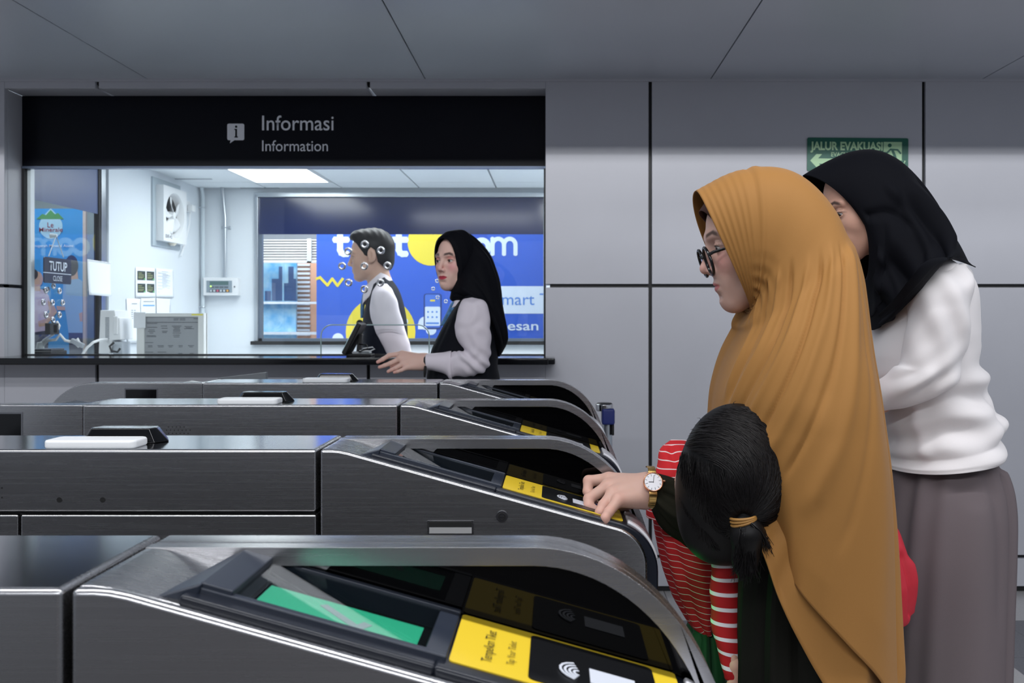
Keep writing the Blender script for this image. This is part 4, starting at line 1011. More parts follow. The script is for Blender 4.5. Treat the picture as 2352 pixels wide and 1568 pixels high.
def crom(P, n):
    """Catmull-Rom through rows of P, n samples per span"""
    P = np.asarray(P, float); Q = np.vstack([2*P[0]-P[1], P, 2*P[-1]-P[-2]]); out = []
    for i in range(1, len(Q)-2):
        p0, p1, p2, p3 = Q[i-1], Q[i], Q[i+1], Q[i+2]
        for t in np.arange(n)/n:
            out.append(.5*((2*p1)+(-p0+p2)*t+(2*p0-5*p1+4*p2-p3)*t*t+(-p0+3*p1-3*p2+p3)*t**3))
    out.append(Q[-2]); return np.array(out)
def rings_to_pts(rows, n, m, yaw=None, sq=2.0):
    """rows: (Ax,Ay,Bx,By,d,b[,yawdeg]) picture outline A-B of a tube at distance d, half depth b metres"""
    R = []
    for r in rows:
        a, b = W(r[0], r[1], r[4]), W(r[2], r[3], r[4])
        if abs(r[0]-r[2]) > abs(r[1]-r[3]) and r[5] > .04:          # a deep ring looks wider than its middle section: keep the outline at A and B
            tq = np.linspace(0, 2*PI, 48); cc, ss = np.sign(np.cos(tq))*np.abs(np.cos(tq))**(2/sq), np.sign(np.sin(tq))*np.abs(np.sin(tq))**(2/sq)
            hi, lo = max(r[0], r[2]), min(r[0], r[2])
            for _ in range(3):
                m_, u_ = (a.x+b.x)/2, (a.x-b.x)/2; px = CX+F*(m_+u_*cc)/(r[4]+r[5]*ss)
                eh, el = (hi-px.max())*r[4]/F, (lo-px.min())*r[4]/F
                if a.x > b.x: a.x += eh; b.x += el
                else: b.x += eh; a.x += el
        yw = math.radians(r[6]) if len(r) > 6 else 0
        R.append(list(a)+list(b)+[r[5], yw])
    R = crom(R, m); T = 2*PI*np.arange(n)/n
    C = (R[:, :3]+R[:, 3:6])/2; U = (R[:, :3]-R[:, 3:6])/2
    V = np.stack([np.sin(R[:,7])*R[:,6], np.cos(R[:,7])*R[:,6], 0*R[:,6]], 1)
    c = np.sign(np.cos(T))*np.abs(np.cos(T))**(2/sq); s = np.sign(np.sin(T))*np.abs(np.sin(T))**(2/sq)
    P = C[:, None, :]+U[:, None, :]*c[None, :, None]+V[:, None, :]*s[None, :, None]
    return P
def normals(P):
    dt = np.roll(P, -1, 1)-np.roll(P, 1, 1); ds = np.gradient(P, axis=0); N = np.cross(dt, ds)
    L = np.linalg.norm(N, axis=2, keepdims=True); N = N/np.maximum(L, 1e-9)
    C = P.mean(1, keepdims=True); sgn = np.sign(((P-C)*N).sum(2, keepdims=True).sum(1, keepdims=True)); sgn[sgn == 0] = 1
    return N*sgn
def st(P):
    k, n = P.shape[:2]; S = np.repeat(np.linspace(0, 1, k)[:, None], n, 1); U = np.repeat((np.arange(n)/n)[None, :], k, 0); return S, U
def folds(P, L):
    """ridges and creases along the tube: (u0, u1, width, amp, s0, s1); u runs 0..1 round the tube, .75 faces us"""
    S, U = st(P); D_ = np.zeros_like(S)
    for u0, u1, w, a, s0, s1 in L:
        q = np.clip((S-s0)/max(s1-s0, 1e-6), 0, 1); uc = u0+(u1-u0)*q
        du = (U-uc+.5) % 1-.5
        env = np.clip((S-s0)/.06, 0, 1)*np.clip((s1-S)/.06, 0, 1); env = env*env*(3-2*env)
        D_ += a*np.exp(-(du/w)**2)*env
    return D_
def wrinkles(P, amp, f1=40, f2=18, seed=0, dirz=.35):
    x, y, z = P[..., 0], P[..., 1], P[..., 2]; r = np.random.RandomState(seed); D_ = np.zeros(P.shape[:2])
    for i in range(5):
        a, b = r.uniform(-1, 1, 2); ph = r.uniform(0, 6.28)
        D_ += np.sin((x*a+z*dirz*(1+b))*f1*(1+.4*i)+np.sin(z*f2+ph)*1.6+np.sin(x*f2*1.3+ph*2)*1.2+y*f2)/(1+.6*i)
    return amp*D_/2.2
def tube_mesh(name, P, m, parent, cap=(False, False), thick=0, sub=0, tint=None, flip=False):
    k, n = P.shape[:2]; v = P.reshape(-1, 3); i, j = np.meshgrid(np.arange(k-1), np.arange(n), indexing='ij')
    f = np.stack([i*n+j, i*n+(j+1) % n, (i+1)*n+(j+1) % n, (i+1)*n+j], -1).reshape(-1, 4)
    if flip: f = f[:, ::-1]
    bmx = mesh_np(v, f, name)
    uv = bmx.uv_layers.new(name='UVMap'); li = np.empty(len(bmx.loops), np.int32); bmx.loops.foreach_get('vertex_index', li)
    seg = np.linalg.norm(np.diff(P, axis=0), axis=2).mean(1); sl = np.concatenate([[0], np.cumsum(seg)])
    u = (li % n)/n; w = sl[li//n]; uv.data.foreach_set('uv', np.stack([u, w], 1).astype(np.float32).reshape(-1))
    if cap[0] or cap[1]:
        bm = bmesh.new(); bm.from_mesh(bmx); bm.verts.ensure_lookup_table()
        for c, base in ((cap[0], 0), (cap[1], (k-1)*n)):
            if c:
                ring = [bm.verts[base+q] for q in range(n)]; cv = bm.verts.new(sum((q.co for q in ring), Vector())/n); bm.verts.ensure_lookup_table()
                for q in range(n): bm.faces.new((ring[q], ring[(q+1) % n], cv))
        bm.to_mesh(bmx); bm.free()
    bm = bmesh.new(); bm.from_mesh(bmx); bmesh.ops.recalc_face_normals(bm, faces=bm.faces); bm.to_mesh(bmx); bm.free()
    o = link(name, bmx, m, parent, True)
    if thick: s = o.modifiers.new('s', 'SOLIDIFY'); s.thickness = thick; s.offset = -1
    if sub: s = o.modifiers.new('d', 'SUBSURF'); s.levels = sub; s.render_levels = sub
    return o
def garment(name, rows, m, parent, n=64, k=10, fold=(), wr=0, wf=(40,18), seed=0, cap=(False, False), thick=.002, sq=2.2, fn=None, end=None):
    P = rings_to_pts(rows, n, k, sq=sq)
    if end is not None: P = end(P)
    N = normals(P); Dp = np.zeros(P.shape[:2])
    if len(fold): Dp += folds(P, fold)
    if wr: Dp += wrinkles(P, wr, *wf, seed=seed)
    if fn: Dp += fn(P)
    S_, _ = st(P); Dp *= np.clip((1-S_)/.06, .0, 1)
    return tube_mesh(name, P+N*Dp[..., None], m, parent, cap, thick)
def tube_np(rows, n=20, k=6):
    P = rings_to_pts(rows, n, k); kk, nn = P.shape[:2]; i, j = np.meshgrid(np.arange(kk-1), np.arange(nn), indexing='ij')
    f = np.stack([i*nn+j, (i+1)*nn+j, (i+1)*nn+(j+1) % nn, i*nn+(j+1) % nn], -1).reshape(-1, 4)
    return P.reshape(-1, 3), f

# ---- heads (x forward, y left, z up, metres)
def head_field(male=False, h=.0015):
    g = Grid((-.125,-.098,-.24), (.142,.098,.135), h)
    d = f_ell(g, (-.008,0,.030), (.098,.074,.086))
    d = smin(d, f_ell(g, (.030,0,-.030), (.058,.056,.076)), .03)
    d = smin(d, f_cap(g, (.030,.040,-.062), (.066,.012,-.090), .020, .018), .028)
    d = smin(d, f_cap(g, (.030,-.040,-.062), (.066,-.012,-.090), .020, .018), .028)
    d = smin(d, f_sph(g, (.070,0,-.091), .0165), .018)
    for s in (1,-1):
        d = smin(d, f_ell(g, (.056,.034*s,-.026), (.027,.024,.026)), .02)
        d = smin(d, f_cap(g, (.086,.012*s,.024), (.073,.045*s,.024), .0075, .007), .014)
        d = smax(d, -f_ell(g, (.094,.032*s,.003), (.017,.019,.0125)), .012)
    d = smin(d, f_cap(g, (.0865,0,.014), (.1055,0,-.025), .0058, .0080), .011)
    d = smin(d, f_sph(g, (.1065,0,-.0290), .0082), .006)
    for s in (1,-1):
        d = smin(d, f_ell(g, (.0955,.0108*s,-.0335), (.0095,.0062,.0064)), .005)
        d = smax(d, -f_ell(g, (.102,.0060*s,-.0405), (.005,.003,.003)), .003)
    d = smin(d, f_ell(g, (.0740,0,-.058), (.0185,.036,.026)), .018)
    d = smin(d, f_ell(g, (.0900,0,-.0570), (.0066,.0225,.0046)), .005)
    d = smin(d, f_ell(g, (.0885,0,-.0675), (.0066,.0195,.0054)), .005)
    d = smax(d, -f_ell(g, (.0985,0,-.0622), (.0085,.0225,.0009)), .0018)
    d = smax(d, -f_ell(g, (.098,0,-.081), (.010,.020,.005)), .008)
    # eyelids round the eyeballs, with an almond opening
    for s in (1,-1):
        lid = f_sph(g, (.0735,.032*s,.003), .0146)
        slot = f_ell(g, (.092,.032*s,.0015), (.02,.0152,.0043))
        d = smin(d, smax(lid, -slot, .001), .004)
        d = smax(d, -smax(f_sph(g, (.0735,.032*s,.003), .0128), -f_ell(g,(.06,.032*s,.003),(.008,.02,.02)), .001), .0008)
    # ears
    for s in (1,-1):
        e = f_ell(g, (-.012,.0765*s,-.002), (.019,.0085,.032)); e = smin(e, f_sph(g, (-.002,.073*s,-.028), .0085), .008)
        e = smax(e, -f_ell(g, (-.006,.086*s,.002), (.0105,.008,.019)), .004)
        d = smin(d, e, .006)
    nr = .049 if male else .047
    d = smin(d, f_cap(g, (-.022,0,-.05), (-.043,0,-.235), nr, nr+.006), .03)
    if male: d = smin(d, f_sph(g, (.018,0,-.128), .009), .02)
    v, f = nets(d, g)
    return v, f
def head_tint(v, skin, lip, brow, shadow=None, blush=None, brow_w=1.0):
    x, y, z = v.T; c = np.tile(np.array(skin[:3]), (len(v), 1)); ay = np.abs(y); fr = x > .05
    def mixin(mask, col): 
        nonlocal c
        mask = np.clip(mask, 0, 1)[:, None]; c = c*(1-mask)+np.array(col[:3])*mask
    if blush is not None: mixin(.75*np.exp(-((ay-.042)/.02)**2-((z+.022)/.02)**2)*fr+.35*np.exp(-(ay/.014)**2-((z+.028)/.014)**2)*(x > .09), blush)
    if shadow is not None: mixin(.8*np.exp(-((ay-.034)/.014)**2-((z-.014)/.0065)**2)*fr, shadow)
    q = np.sqrt(np.clip(1-(ay/.0225)**2, 0, 1)); dz = z+.0622
    top_ = .0082*q-.0016*np.exp(-(ay/.004)**2); bot_ = -.0092*q**1.3
    lipm = np.clip((top_-dz)/.0016, 0, 1)*np.clip((dz-bot_)/.0016, 0, 1)*(x > .072); mixin(lipm, lip)
    bz = .0265+.004*np.clip((ay-.012)/.02, 0, 1)-.007*np.clip((ay-.034)/.016, 0, 1)
    mixin(.92*np.exp(-((ay-.031)/.019)**8-((z-bz)/(.0038*brow_w))**4)*fr, brow)
    # lashes on the upper lid edge
    mixin(.9*np.exp(-((ay-.032)/.0155)**6-((z-(.0015+.0052*np.sqrt(np.clip(1-((ay-.032)/.016)**2, 0, 1))))/.0017)**2)*(x > .07), (.012,.009,.008))
    return c
def place(v, M4):
    A_ = np.array(M4); return v @ A_[:3,:3].T+A_[:3,3]
def head_matrix(px, py, d, scale, pitch, alpha, roll=0):
    """head origin at picture point; alpha 0 = facing the camera plane (-y), 90 = facing left (-x); pitch down in degrees"""
    a = math.radians(alpha); fwd = Vector((-math.sin(a), -math.cos(a), 0)); lft = Vector((0,0,1)).cross(fwd)
    R = Matrix((fwd, lft, Vector((0,0,1)))).transposed().to_4x4()
    R = R @ Matrix.Rotation(math.radians(pitch), 4, 'Y') @ Matrix.Rotation(math.radians(roll), 4, 'X')
    m = Matrix.Translation(W(px, py, d)) @ R @ Matrix.Scale(scale, 4); return m
HEADS = {}
def veiled(v):
    """hair pressed flat under a veil: the hidden skull is a little smaller"""
    w_ = np.clip((.045-v[:,0])/.05, 0, 1)*np.clip((v[:,2]+.06)/.05, 0, 1); w_ = (w_*.13)[:, None]
    return v*(1-w_)+np.array([0,0,.01])*w_
def head_np(male):
    if male not in HEADS: HEADS[male] = head_field(male)
    return HEADS[male]
M_skin = mat('skin', rgb(205,165,148), .48, spec=.35, attr='tint', sss=.12)
def eyes(M4, parent, gaze=(1,0,0)):
    for s in (1,-1):
        n, k = 20, 12; v = []; f = []; col = []
        gz = Vector(gaze).normalized(); ctr = Vector((.0735,.032*s,.003))
        q = Vector((1,0,0)).rotation_difference(gz)
        for i in range(k+1):
            th_ = PI*i/k
            for j in range(n):
                p = Vector((math.cos(th_), math.sin(th_)*math.cos(2*PI*j/n), math.sin(th_)*math.sin(2*PI*j/n))); v.append(M4 @ (ctr+(q @ p)*.0126))
                col.append((.01,.008,.008) if th_ < .25 else ((.03,.017,.012) if th_ < .56 else (.62,.58,.56)))
        for i in range(k):
            for j in range(n): f.append((i*n+j, i*n+(j+1) % n, (i+1)*n+(j+1) % n, (i+1)*n+j))
        me = me_from(v, f); set_tint(me, np.array(col)); link('eye', me, mat('eyeball', (.6,.6,.6,1), .12, spec=.6, attr='tint'), parent, True)
def hand_np(chains, palm, wrist, h=.0014, kf=.004, kp=.012):
    """chains: per finger a list of (x,y,z,r); palm: capsules; everything smoothly joined"""
    pts = [p for c in chains for p in c]+[p for c in palm for p in c]+list(wrist)
    A_ = np.array([p[:3] for p in pts]); r = max(p[3] for p in pts)
    g = Grid(A_.min(0)-r-.006, A_.max(0)+r+.006, h); d = None
    for c in list(palm)+[wrist]:
        for p, q in zip(c[:-1], c[1:]):
            e = f_cap(g, p[:3], q[:3], p[3], q[3]); d = e if d is None else smin(d, e, kp)
    allf = None
    for c in chains:
        fd = None
        for p, q in zip(c[:-1], c[1:]):
            e = f_cap(g, p[:3], q[:3], p[3], q[3]); fd = e if fd is None else smin(fd, e, .003)
        allf = fd if allf is None else smin(allf, fd, .0012)
    d = smin(d, allf, .006)
    v, f = nets(d, g); return v, f
def wp(px, py, d, r): p = W(px, py, d); return (p.x, p.y, p.z, r)
# ------------------------------------------------------------------ people
M_must = mat('mustard_jersey', rgb(154,110,60), .62, spec=.15, sheen=.04, bump=.06, bscale=900)
M_dress = mat('dark_dress', rgb(24,24,20), .8, spec=.15, bump=.05, bscale=500)
M_olive = mat('olive_sleeve', rgb(30,30,22), .85, spec=.12, bump=.08, bscale=400)
M_hij = mat('black_scarf', rgb(13,14,20), .8, spec=.12, bump=.05, bscale=800)
M_hij2 = mat('navy_scarf', rgb(7,8,15), .75, spec=.15, bump=.05, bscale=800)
M_vest = mat('uniform_vest', rgb(12,14,22), .75, spec=.2)
M_vestm = mat('uniform_vest_navy', rgb(20,24,36), .75, spec=.2)
M_shirt = mat('white_shirt', rgb(226,218,226), .7, spec=.2, bump=.04, bscale=700)
M_sweat = mat('white_knit', rgb(218,214,215), .85, spec=.12, sheen=.2, bump=.10, bscale=900)
M_skirt = mat('taupe_skirt', rgb(100,91,94), .8, spec=.15, bump=.06, bscale=700)
M_shoe = mat('dark_shoe', rgb(22,20,20), .4)
SKIN_L = rgb(194,158,144); SKIN_P = rgb(224,186,172); SKIN_M = rgb(204,166,148)
LIPS = rgb(188,112,110)

def shoes(px_, d, parent, m=M_shoe, w=.09, n=2, dirx=-1):
    x = (px_-CX)*d/F
    for s in (-1, 1):
        yb_ = d+s*w; rows = []
        P = []
        for i, (u, wd, hh) in enumerate(((0,.02,.05),(.03,.033,.075),(.10,.036,.075),(.17,.040,.055),(.22,.036,.04),(.25,.018,.025))):
            xx = x+.06-u*(-dirx if dirx > 0 else 1); rg = []
            for j in range(16):
                a = 2*PI*j/16; rg.append((xx, yb_+wd*math.cos(a), max(.001, hh/2+hh/2*math.sin(a))))
            P.append(rg)
        tube_mesh('shoe', np.array(P), m, parent, (True, True))

# ======== woman in the mustard veil
DY = 1.56
yw = thing('person', 'woman in glasses and long mustard veil tapping a card at the gate', 'person', (W(1850,0,DY).x, DY, 0))
HM = head_matrix(1747, 553, DY, .89, 12, 90)
hv, hf = head_np(False); hv = veiled(hv)
tint = head_tint(hv, SKIN_L, LIPS, rgb(60,44,38), blush=rgb(214,150,140))
body = [(place(hv, HM), hf, tint)]
body.append((*tube_np([(1790,730,1850,730,DY,.06),(1740,800,1960,800,DY,.15),(1730,950,1985,950,DY,.16),(1790,1200,1940,1200,DY,.09),(1790,1400,1940,1400,DY,.09)]), SKIN_L))
for s in (-.05, .05): body.append((*tube_np([(1810,1380,1920,1380,DY+s,.045),(1830,1900,1930,1900,DY+s,.045),(1860,2560,1920,2560,DY+s,.03)]), SKIN_L))
# right hand over the reader, the arm running back to the shoulder on the far side
wr = wp(1487,1125,1.635,.0265)
palm = [[wr, wp(1400,1101,1.662,.0125)], [wr, wp(1398,1116,1.642,.0125)], [wr, wp(1408,1132,1.618,.012)], [wp(1480,1142,1.62,.02), wp(1420,1148,1.60,.0115)], [wp(1440,1120,1.64,.0185), wp(1415,1125,1.64,.013)]]
chains = [[wp(1398,1100,1.664,.0104), wp(1352,1104,1.672,.0092), wp(1350,1128,1.662,.0082), wp(1360,1146,1.65,.0074)],
          [wp(1396,1117,1.640,.0104), wp(1353,1145,1.632,.0092), wp(1352,1162,1.622,.0084), wp(1366,1170,1.620,.0075)],
          [wp(1408,1133,1.616,.0100), wp(1386,1160,1.600,.0088), wp(1378,1176,1.592,.0080), wp(1382,1184,1.592,.0072)],
          [wp(1421,1148,1.598,.0092), wp(1398,1176,1.578,.0080), wp(1390,1189,1.572,.0072), wp(1392,1195,1.572,.0066)],
          [wp(1462,1146,1.672,.014), wp(1420,1160,1.684,.0115), wp(1386,1164,1.672,.0098), wp(1364,1160,1.652,.0085)]]
ELB = wp(1640,1190,1.70,.034); fore = [wr, wp(1520,1133,1.638,.0255), wp(1556,1152,1.645,.022), ELB]
v1, f1 = hand_np(chains, palm, fore[:3], kp=.0075)
ht = np.tile(np.array(SKIN_L[:3]), (len(v1), 1))
kn = np.zeros(len(v1))
for c in chains[:4]:
    for p in c[:3]: kn = np.maximum(kn, np.exp(-((v1-np.array(p[:3]))**2).sum(1)/.011**2))
ht = ht*(1-.45*kn[:, None])+np.array(rgb(214,150,134)[:3])*.45*kn[:, None]
body.append((v1, f1, ht))
body.append((*tube_np([(1556,1136,1554,1172,1.646,.019),(1645,1178,1640,1216,1.662,.022),(1770,1035,1820,1055,1.70,.03),(1810,880,1860,890,1.70,.035)]), SKIN_L))
v, f, t = join_np(body); o = link('body', mesh_np(v, f, 'body', t), M_skin, yw, True)
eyes(HM, yw, (1,0,-.35))
# nails
# under-cap and hair edge
garment('undercap', [(1606,484,1640,520,DY,.030),(1640,440,1690,520,DY,.055),(1700,412,1740,520,DY,.070)], mat('undercap_brown', rgb(72,44,38), .8), yw, n=40, k=5, thick=.001)
# veil
rows = [(1597,441,1721,709,DY,.074),(1626,425,1723,713,DY,.081),(1662,406,1725,716,DY,.088),(1702,393,1723,718,DY,.094),(1762,387,1719,722,DY,.099),
        (1815,399,1714,728,DY,.102),(1862,432,1708,738,DY,.108),(1905,485,1702,750,DY,.116),(1945,540,1695,764,DY,.130),(1968,582,1686,782,DY,.150),
        (1986,680,1670,812,DY,.178),(2003,790,1655,852,DY,.198),(2022,900,1642,905,DY,.210),(2035,1000,1636,965,DY,.212)]
near = crom([(1690,1150),(1765,1205),(1800,1300),(1850,1375),(1945,1478),(2022,1562),(2066,1650),(2092,1740)], 12)
far_ = crom([(1690,1150),(1725,1215),(1757,1282),(1800,1400),(1890,1568),(1960,1680),(2040,1735),(2092,1740)], 12)
def veil_end(P):
    for i in range(30):                                             # the brim bows forward beside the face
        P[i, :, 0] -= .0085*np.abs(np.sin(2*PI*np.arange(P.shape[1])/P.shape[1]))**1.5*(1-i/30)
    n = P.shape[1]; last = P[-1]; prev = P[-6]; T = 2*PI*np.arange(n)/n; hem = []
    for j in range(n):
        s_ = math.sin(T[j]); pos = (math.cos(T[j])*-1+1)/2          # 0 at the back, 1 at the front
        pos = 1-pos if False else (1+math.cos(T[j]-PI))/2
        pos = math.acos(max(-1, min(1, math.cos(T[j]-PI))))/PI      # 0 front .. 1 back
        C = far_ if s_ > 0 else near; q = pos*(len(C)-1); i0 = min(int(q), len(C)-2); p = C[i0]+(C[i0+1]-C[i0])*(q-i0)
        hem.append(W(p[0], p[1], DY+.20*s_*(1 if s_ < 0 else .9)))
    hem = np.array(hem); K = 46; out = [P]
    tang = (last-prev)/5
    for k_ in range(1, K+1):
        t_ = k_/K; L = np.linalg.norm(hem-last, axis=1, keepdims=True); tn = tang/np.maximum(np.linalg.norm(tang, axis=1, keepdims=True), 1e-9)*L*.9
        h00, h10, h01, h11 = 2*t_**3-3*t_**2+1, t_**3-2*t_**2+t_, -2*t_**3+3*t_**2, t_**3-t_**2
        out.append((last*h00+tn*h10+hem*h01+(hem-last)*.9*h11)[None])
    return np.concatenate(out)
vf = [(.63,.530,.007,.004,.20,.70),(.67,.535,.006,-.005,.24,.72),(.71,.545,.008,.0045,.30,.74),(.74,.555,.006,-.006,.34,.76),(.77,.575,.008,.0045,.38,.78),(.80,.60,.0055,-.0065,.40,.80),(.83,.625,.010,.005,.41,.82),
      (.86,.66,.006,-.005,.43,.84),(.885,.70,.014,.005,.45,.88),(.91,.76,.008,-.003,.48,.90),(.925,.938,.006,-.013,.50,1.0),(.95,.957,.008,.006,.50,1.0),(.966,.968,.010,.005,.52,1.0),
      (.64,.60,.020,.005,.70,1.05),(.74,.73,.025,.004,.66,1.05),(.84,.85,.03,.004,.6,1.05),(.46,.40,.02,.01,.2,1),(.40,.3,.03,-.01,.25,1)]
def veil_fn(P):
    S, U = st(P); ridge = np.zeros_like(S); k = P.shape[0]; Sx = S*(k-1)/10  # ring index
    # ribbed inner brim: gathers run from the brow seam to under the chin
    br = np.clip((3.1-Sx)/.3, 0, 1)*np.clip(Sx/.15, 0, 1)
    ridge += .0009*np.sin(Sx*14.5)*br*np.clip(1-np.abs(U-.75)/.3, .25, 1)
    seam = np.exp(-((Sx-3.15)/.05)**2); ridge -= .003*seam
    ridge += .0025*np.exp(-((Sx-3.45)/.15)**2)
    # gathers that fan from below the ear
    g_ = np.clip((Sx-1.6)/1.0, 0, 1)*np.clip((7.5-Sx)/3, 0, 1)*np.exp(-((U-.60)/.07)**2)
    ridge += .0022*np.sin(U*2*PI*34+Sx*.9)*g_
    # small pucker at the nape
    ridge += .006*np.exp(-((U-.985)/.025)**2-((Sx-9.0)/.5)**2)
    return ridge
garment('veil', rows, M_must, yw, n=384, k=10, fold=vf, wr=.0022, wf=(9,5), seed=3, thick=.0016, end=veil_end, fn=veil_fn)
# the veil's under layer, longer at the front than the outer one
under_hem = crom([(1700,1140),(1730,1215),(1757,1282),(1800,1400),(1845,1490),(1890,1568),(1970,1690),(2080,1745)], 12)
def under_end(P):
    n = P.shape[1]; T = 2*PI*np.arange(n)/n; last = P[-1]; hem = []
    for t_ in T:
        pos = math.acos(max(-1, min(1, math.cos(t_-PI))))/PI; q = pos*(len(under_hem)-1); i0 = min(int(q), len(under_hem)-2); p = under_hem[i0]+(under_hem[i0+1]-under_hem[i0])*(q-i0)
        hem.append(W(p[0], p[1], DY+.185*math.copysign(min(1, abs(math.sin(t_))*2.6), math.sin(t_))))
    hem = np.array(hem); return np.concatenate([P]+[(last*(1-k_/30)+hem*(k_/30))[None] for k_ in range(1, 31)])
garment('under_layer', [(2000,980,1712,1030,DY,.178),(2012,1080,1708,1090,DY,.182),(2024,1160,1706,1130,DY,.184)], M_must, yw, n=160, k=8, thick=.0015, sq=4.0, end=under_end, fold=[(.62,.60,.02,.006,.3,1.1),(.70,.69,.02,-.006,.3,1.1),(.56,.56,.015,-.004,.3,1.1)])
# dress below
garment('dress', [(1940,960,1730,960,DY,.12),(1960,1150,1735,1150,DY,.12),(1975,1300,1700,1300,DY,.125),(1990,1568,1690,1568,DY,.135),(2040,2100,1680,2100,DY,.22),(2060,2570,1670,2570,DY,.25)], M_dress, yw, n=96, k=8,
        fold=[(.55+.05*i,.53+.055*i,.012,.012*(-1)**i,.3,1.2) for i in range(9)], thick=.002)
# olive sleeve from the wrist back past the child
garment('sleeve', [(1510,1091,1491,1163,1.632,.036),(1540,1097,1524,1212,1.638,.044),(1580,1108,1566,1246,1.645,.050),(1640,1120,1640,1292,1.655,.056),(1720,1130,1738,1318,1.68,.060),(1780,1040,1835,1190,1.70,.060),(1800,920,1880,960,1.70,.065)], M_olive, yw, n=72, k=9,
        fold=[(.62,.66,.02,-.006,.05,.9),(.72,.75,.02,.007,.0,.8),(.82,.8,.02,-.006,.05,.7),(.9,.93,.02,.006,.02,.7)], wr=.004, wf=(60,40), seed=5, thick=.002)
# glasses
gl_root = MB(); M_gf = mat('glasses_black', rgb(10,10,12), .2, spec=.6)
def Hp(x, y, z): return HM @ Vector((x, y, z))
def lens_pts(s, n=28): return [(.1045-.10*(abs(.034+.0245*math.cos(2*PI*i/n))-.034)*.12, s*(.034+.0255*math.cos(2*PI*i/n)), -.017+.0245*math.sin(2*PI*i/n)) for i in range(n)]
tilt = lambda p: (p[0]+.12*p[2], p[1], p[2])
for s in (1,-1):
    L = [Hp(*tilt(p)) for p in lens_pts(s)]; gl_root.tube(L+[L[0], L[1]], .0024, 8)
gl_root.tube([Hp(*tilt((.106,.0095,-.009))), Hp(*tilt((.111,0,-.006))), Hp(*tilt((.106,-.0095,-.009)))], .0018, 8)
for s in (1,-1):
    gl_root.tube([Hp(*tilt((.103,.0575*s,-.006))), Hp(.096,.0665*s,-.004), Hp(.06,.073*s,-.001), Hp(.0,.078*s,.002)], [.0028,.0026,.0018,.0016], 8)
glo = gl_root.build('glasses', M_gf, yw, smooth=True, ang=80)
for s in (1,-1):
    L = [Hp(*tilt(p)) for p in lens_pts(s)]; mb = MB(); c = sum(L, Vector())/len(L)
    mb.add(L+[c], [(i, (i+1) % 28, 28) for i in range(28)]); mb.build('lens', glass('lens_glass', (.97,.97,.98,1), .03), glo)
# wristwatch: white dial, rose-gold case, gold link strap
wc_ = W(1500,1107,1.6005); wn = Vector((.10,-.86,.42)).normalized()
ww_ = bpy.data.objects.new('wristwatch', None); COL.objects.link(ww_); ww_.empty_display_size = .02
ww_.location = wc_; ww_.parent = yw; ww_.matrix_parent_inverse = PM(yw).inverted()
M_rg = mat('rose_gold', rgb(214,156,124), .18, metal=1); M_gd = mat('gold_links', rgb(192,156,96), .25, metal=1)
wx = Vector((1,0,0)); wx = (wx-wn*wx.dot(wn)).normalized(); wy = wn.cross(wx)
MB().tube([wc_-wn*.006, wc_-wn*.001, wc_+wn*.0012], [.0150,.0160,.0152], 40).build('case', M_rg, ww_, smooth=True)
MB().ring(wc_+wn*.0012, wn, .0150, .0011, 44, 8).build('bezel', M_rg, ww_, smooth=True, ang=80)
MB().tube([wc_+wn*.0008, wc_+wn*.0016], [.0143,.0143], 40).build('dial', mat('dial_white', rgb(236,238,244), .3), ww_)
W4 = Matrix((wx, wy, wn)).transposed().to_4x4(); W4.translation = wc_
tk = [[((.0105 if i % 3 else .0095)*math.cos(PI*i/6+.25), (.0105 if i % 3 else .0095)*math.sin(PI*i/6+.25)), (.0132*math.cos(PI*i/6+.25), .0132*math.sin(PI*i/6+.25))] for i in range(12)]
flat('hour_marks', [q for t_ in tk for q in stroke(t_, .0005)], W4, M_gap, ww_, t=.0002, z0=.0016)
flat('hands', stroke([(.0005,0),(-.0072,-.0002)], .0009)+stroke([(0,-.001),(.0016,.0108)], .0007), W4, M_gap, ww_, t=.0002, z0=.0019)
MB().tube2(wc_+wx*.016+wy*.002, wc_+wx*.0195+wy*.002, .002, .002, 10).build('crown', M_rg, ww_)
for sgn, cnt in ((-1, 13), (1, 7)):
    for i in range(cnt):
        a = (i+.5)*.205; R_ = .030
        base = wc_+wy*sgn*.0150-wn*.003
        p = base+wy*sgn*(math.sin(a)*R_*.62)-wn*(1-math.cos(a))*R_*.9
        tg = (wy*sgn*math.cos(a)*.62-wn*math.sin(a)*.9).normalized(); up_ = wx.cross(tg)
        MB().obox(p, wx, tg, up_, .0066-.0001*i, .0026, .0012).build('strap_link', M_gd, ww_, bevel=.0008)
cardo = MB().obox(W(1368,1158,1.642), (.9,.1,-.28), (.1,1,.12), (.28,-.1,.9), .020, .013, .0005)
tag(cardo.build('ticket_card', mat('card_blue', rgb(66,80,150), .4)), 'blue and white travel card held under the fingertips on the reader', 'card')
shoes(1860, DY, yw)

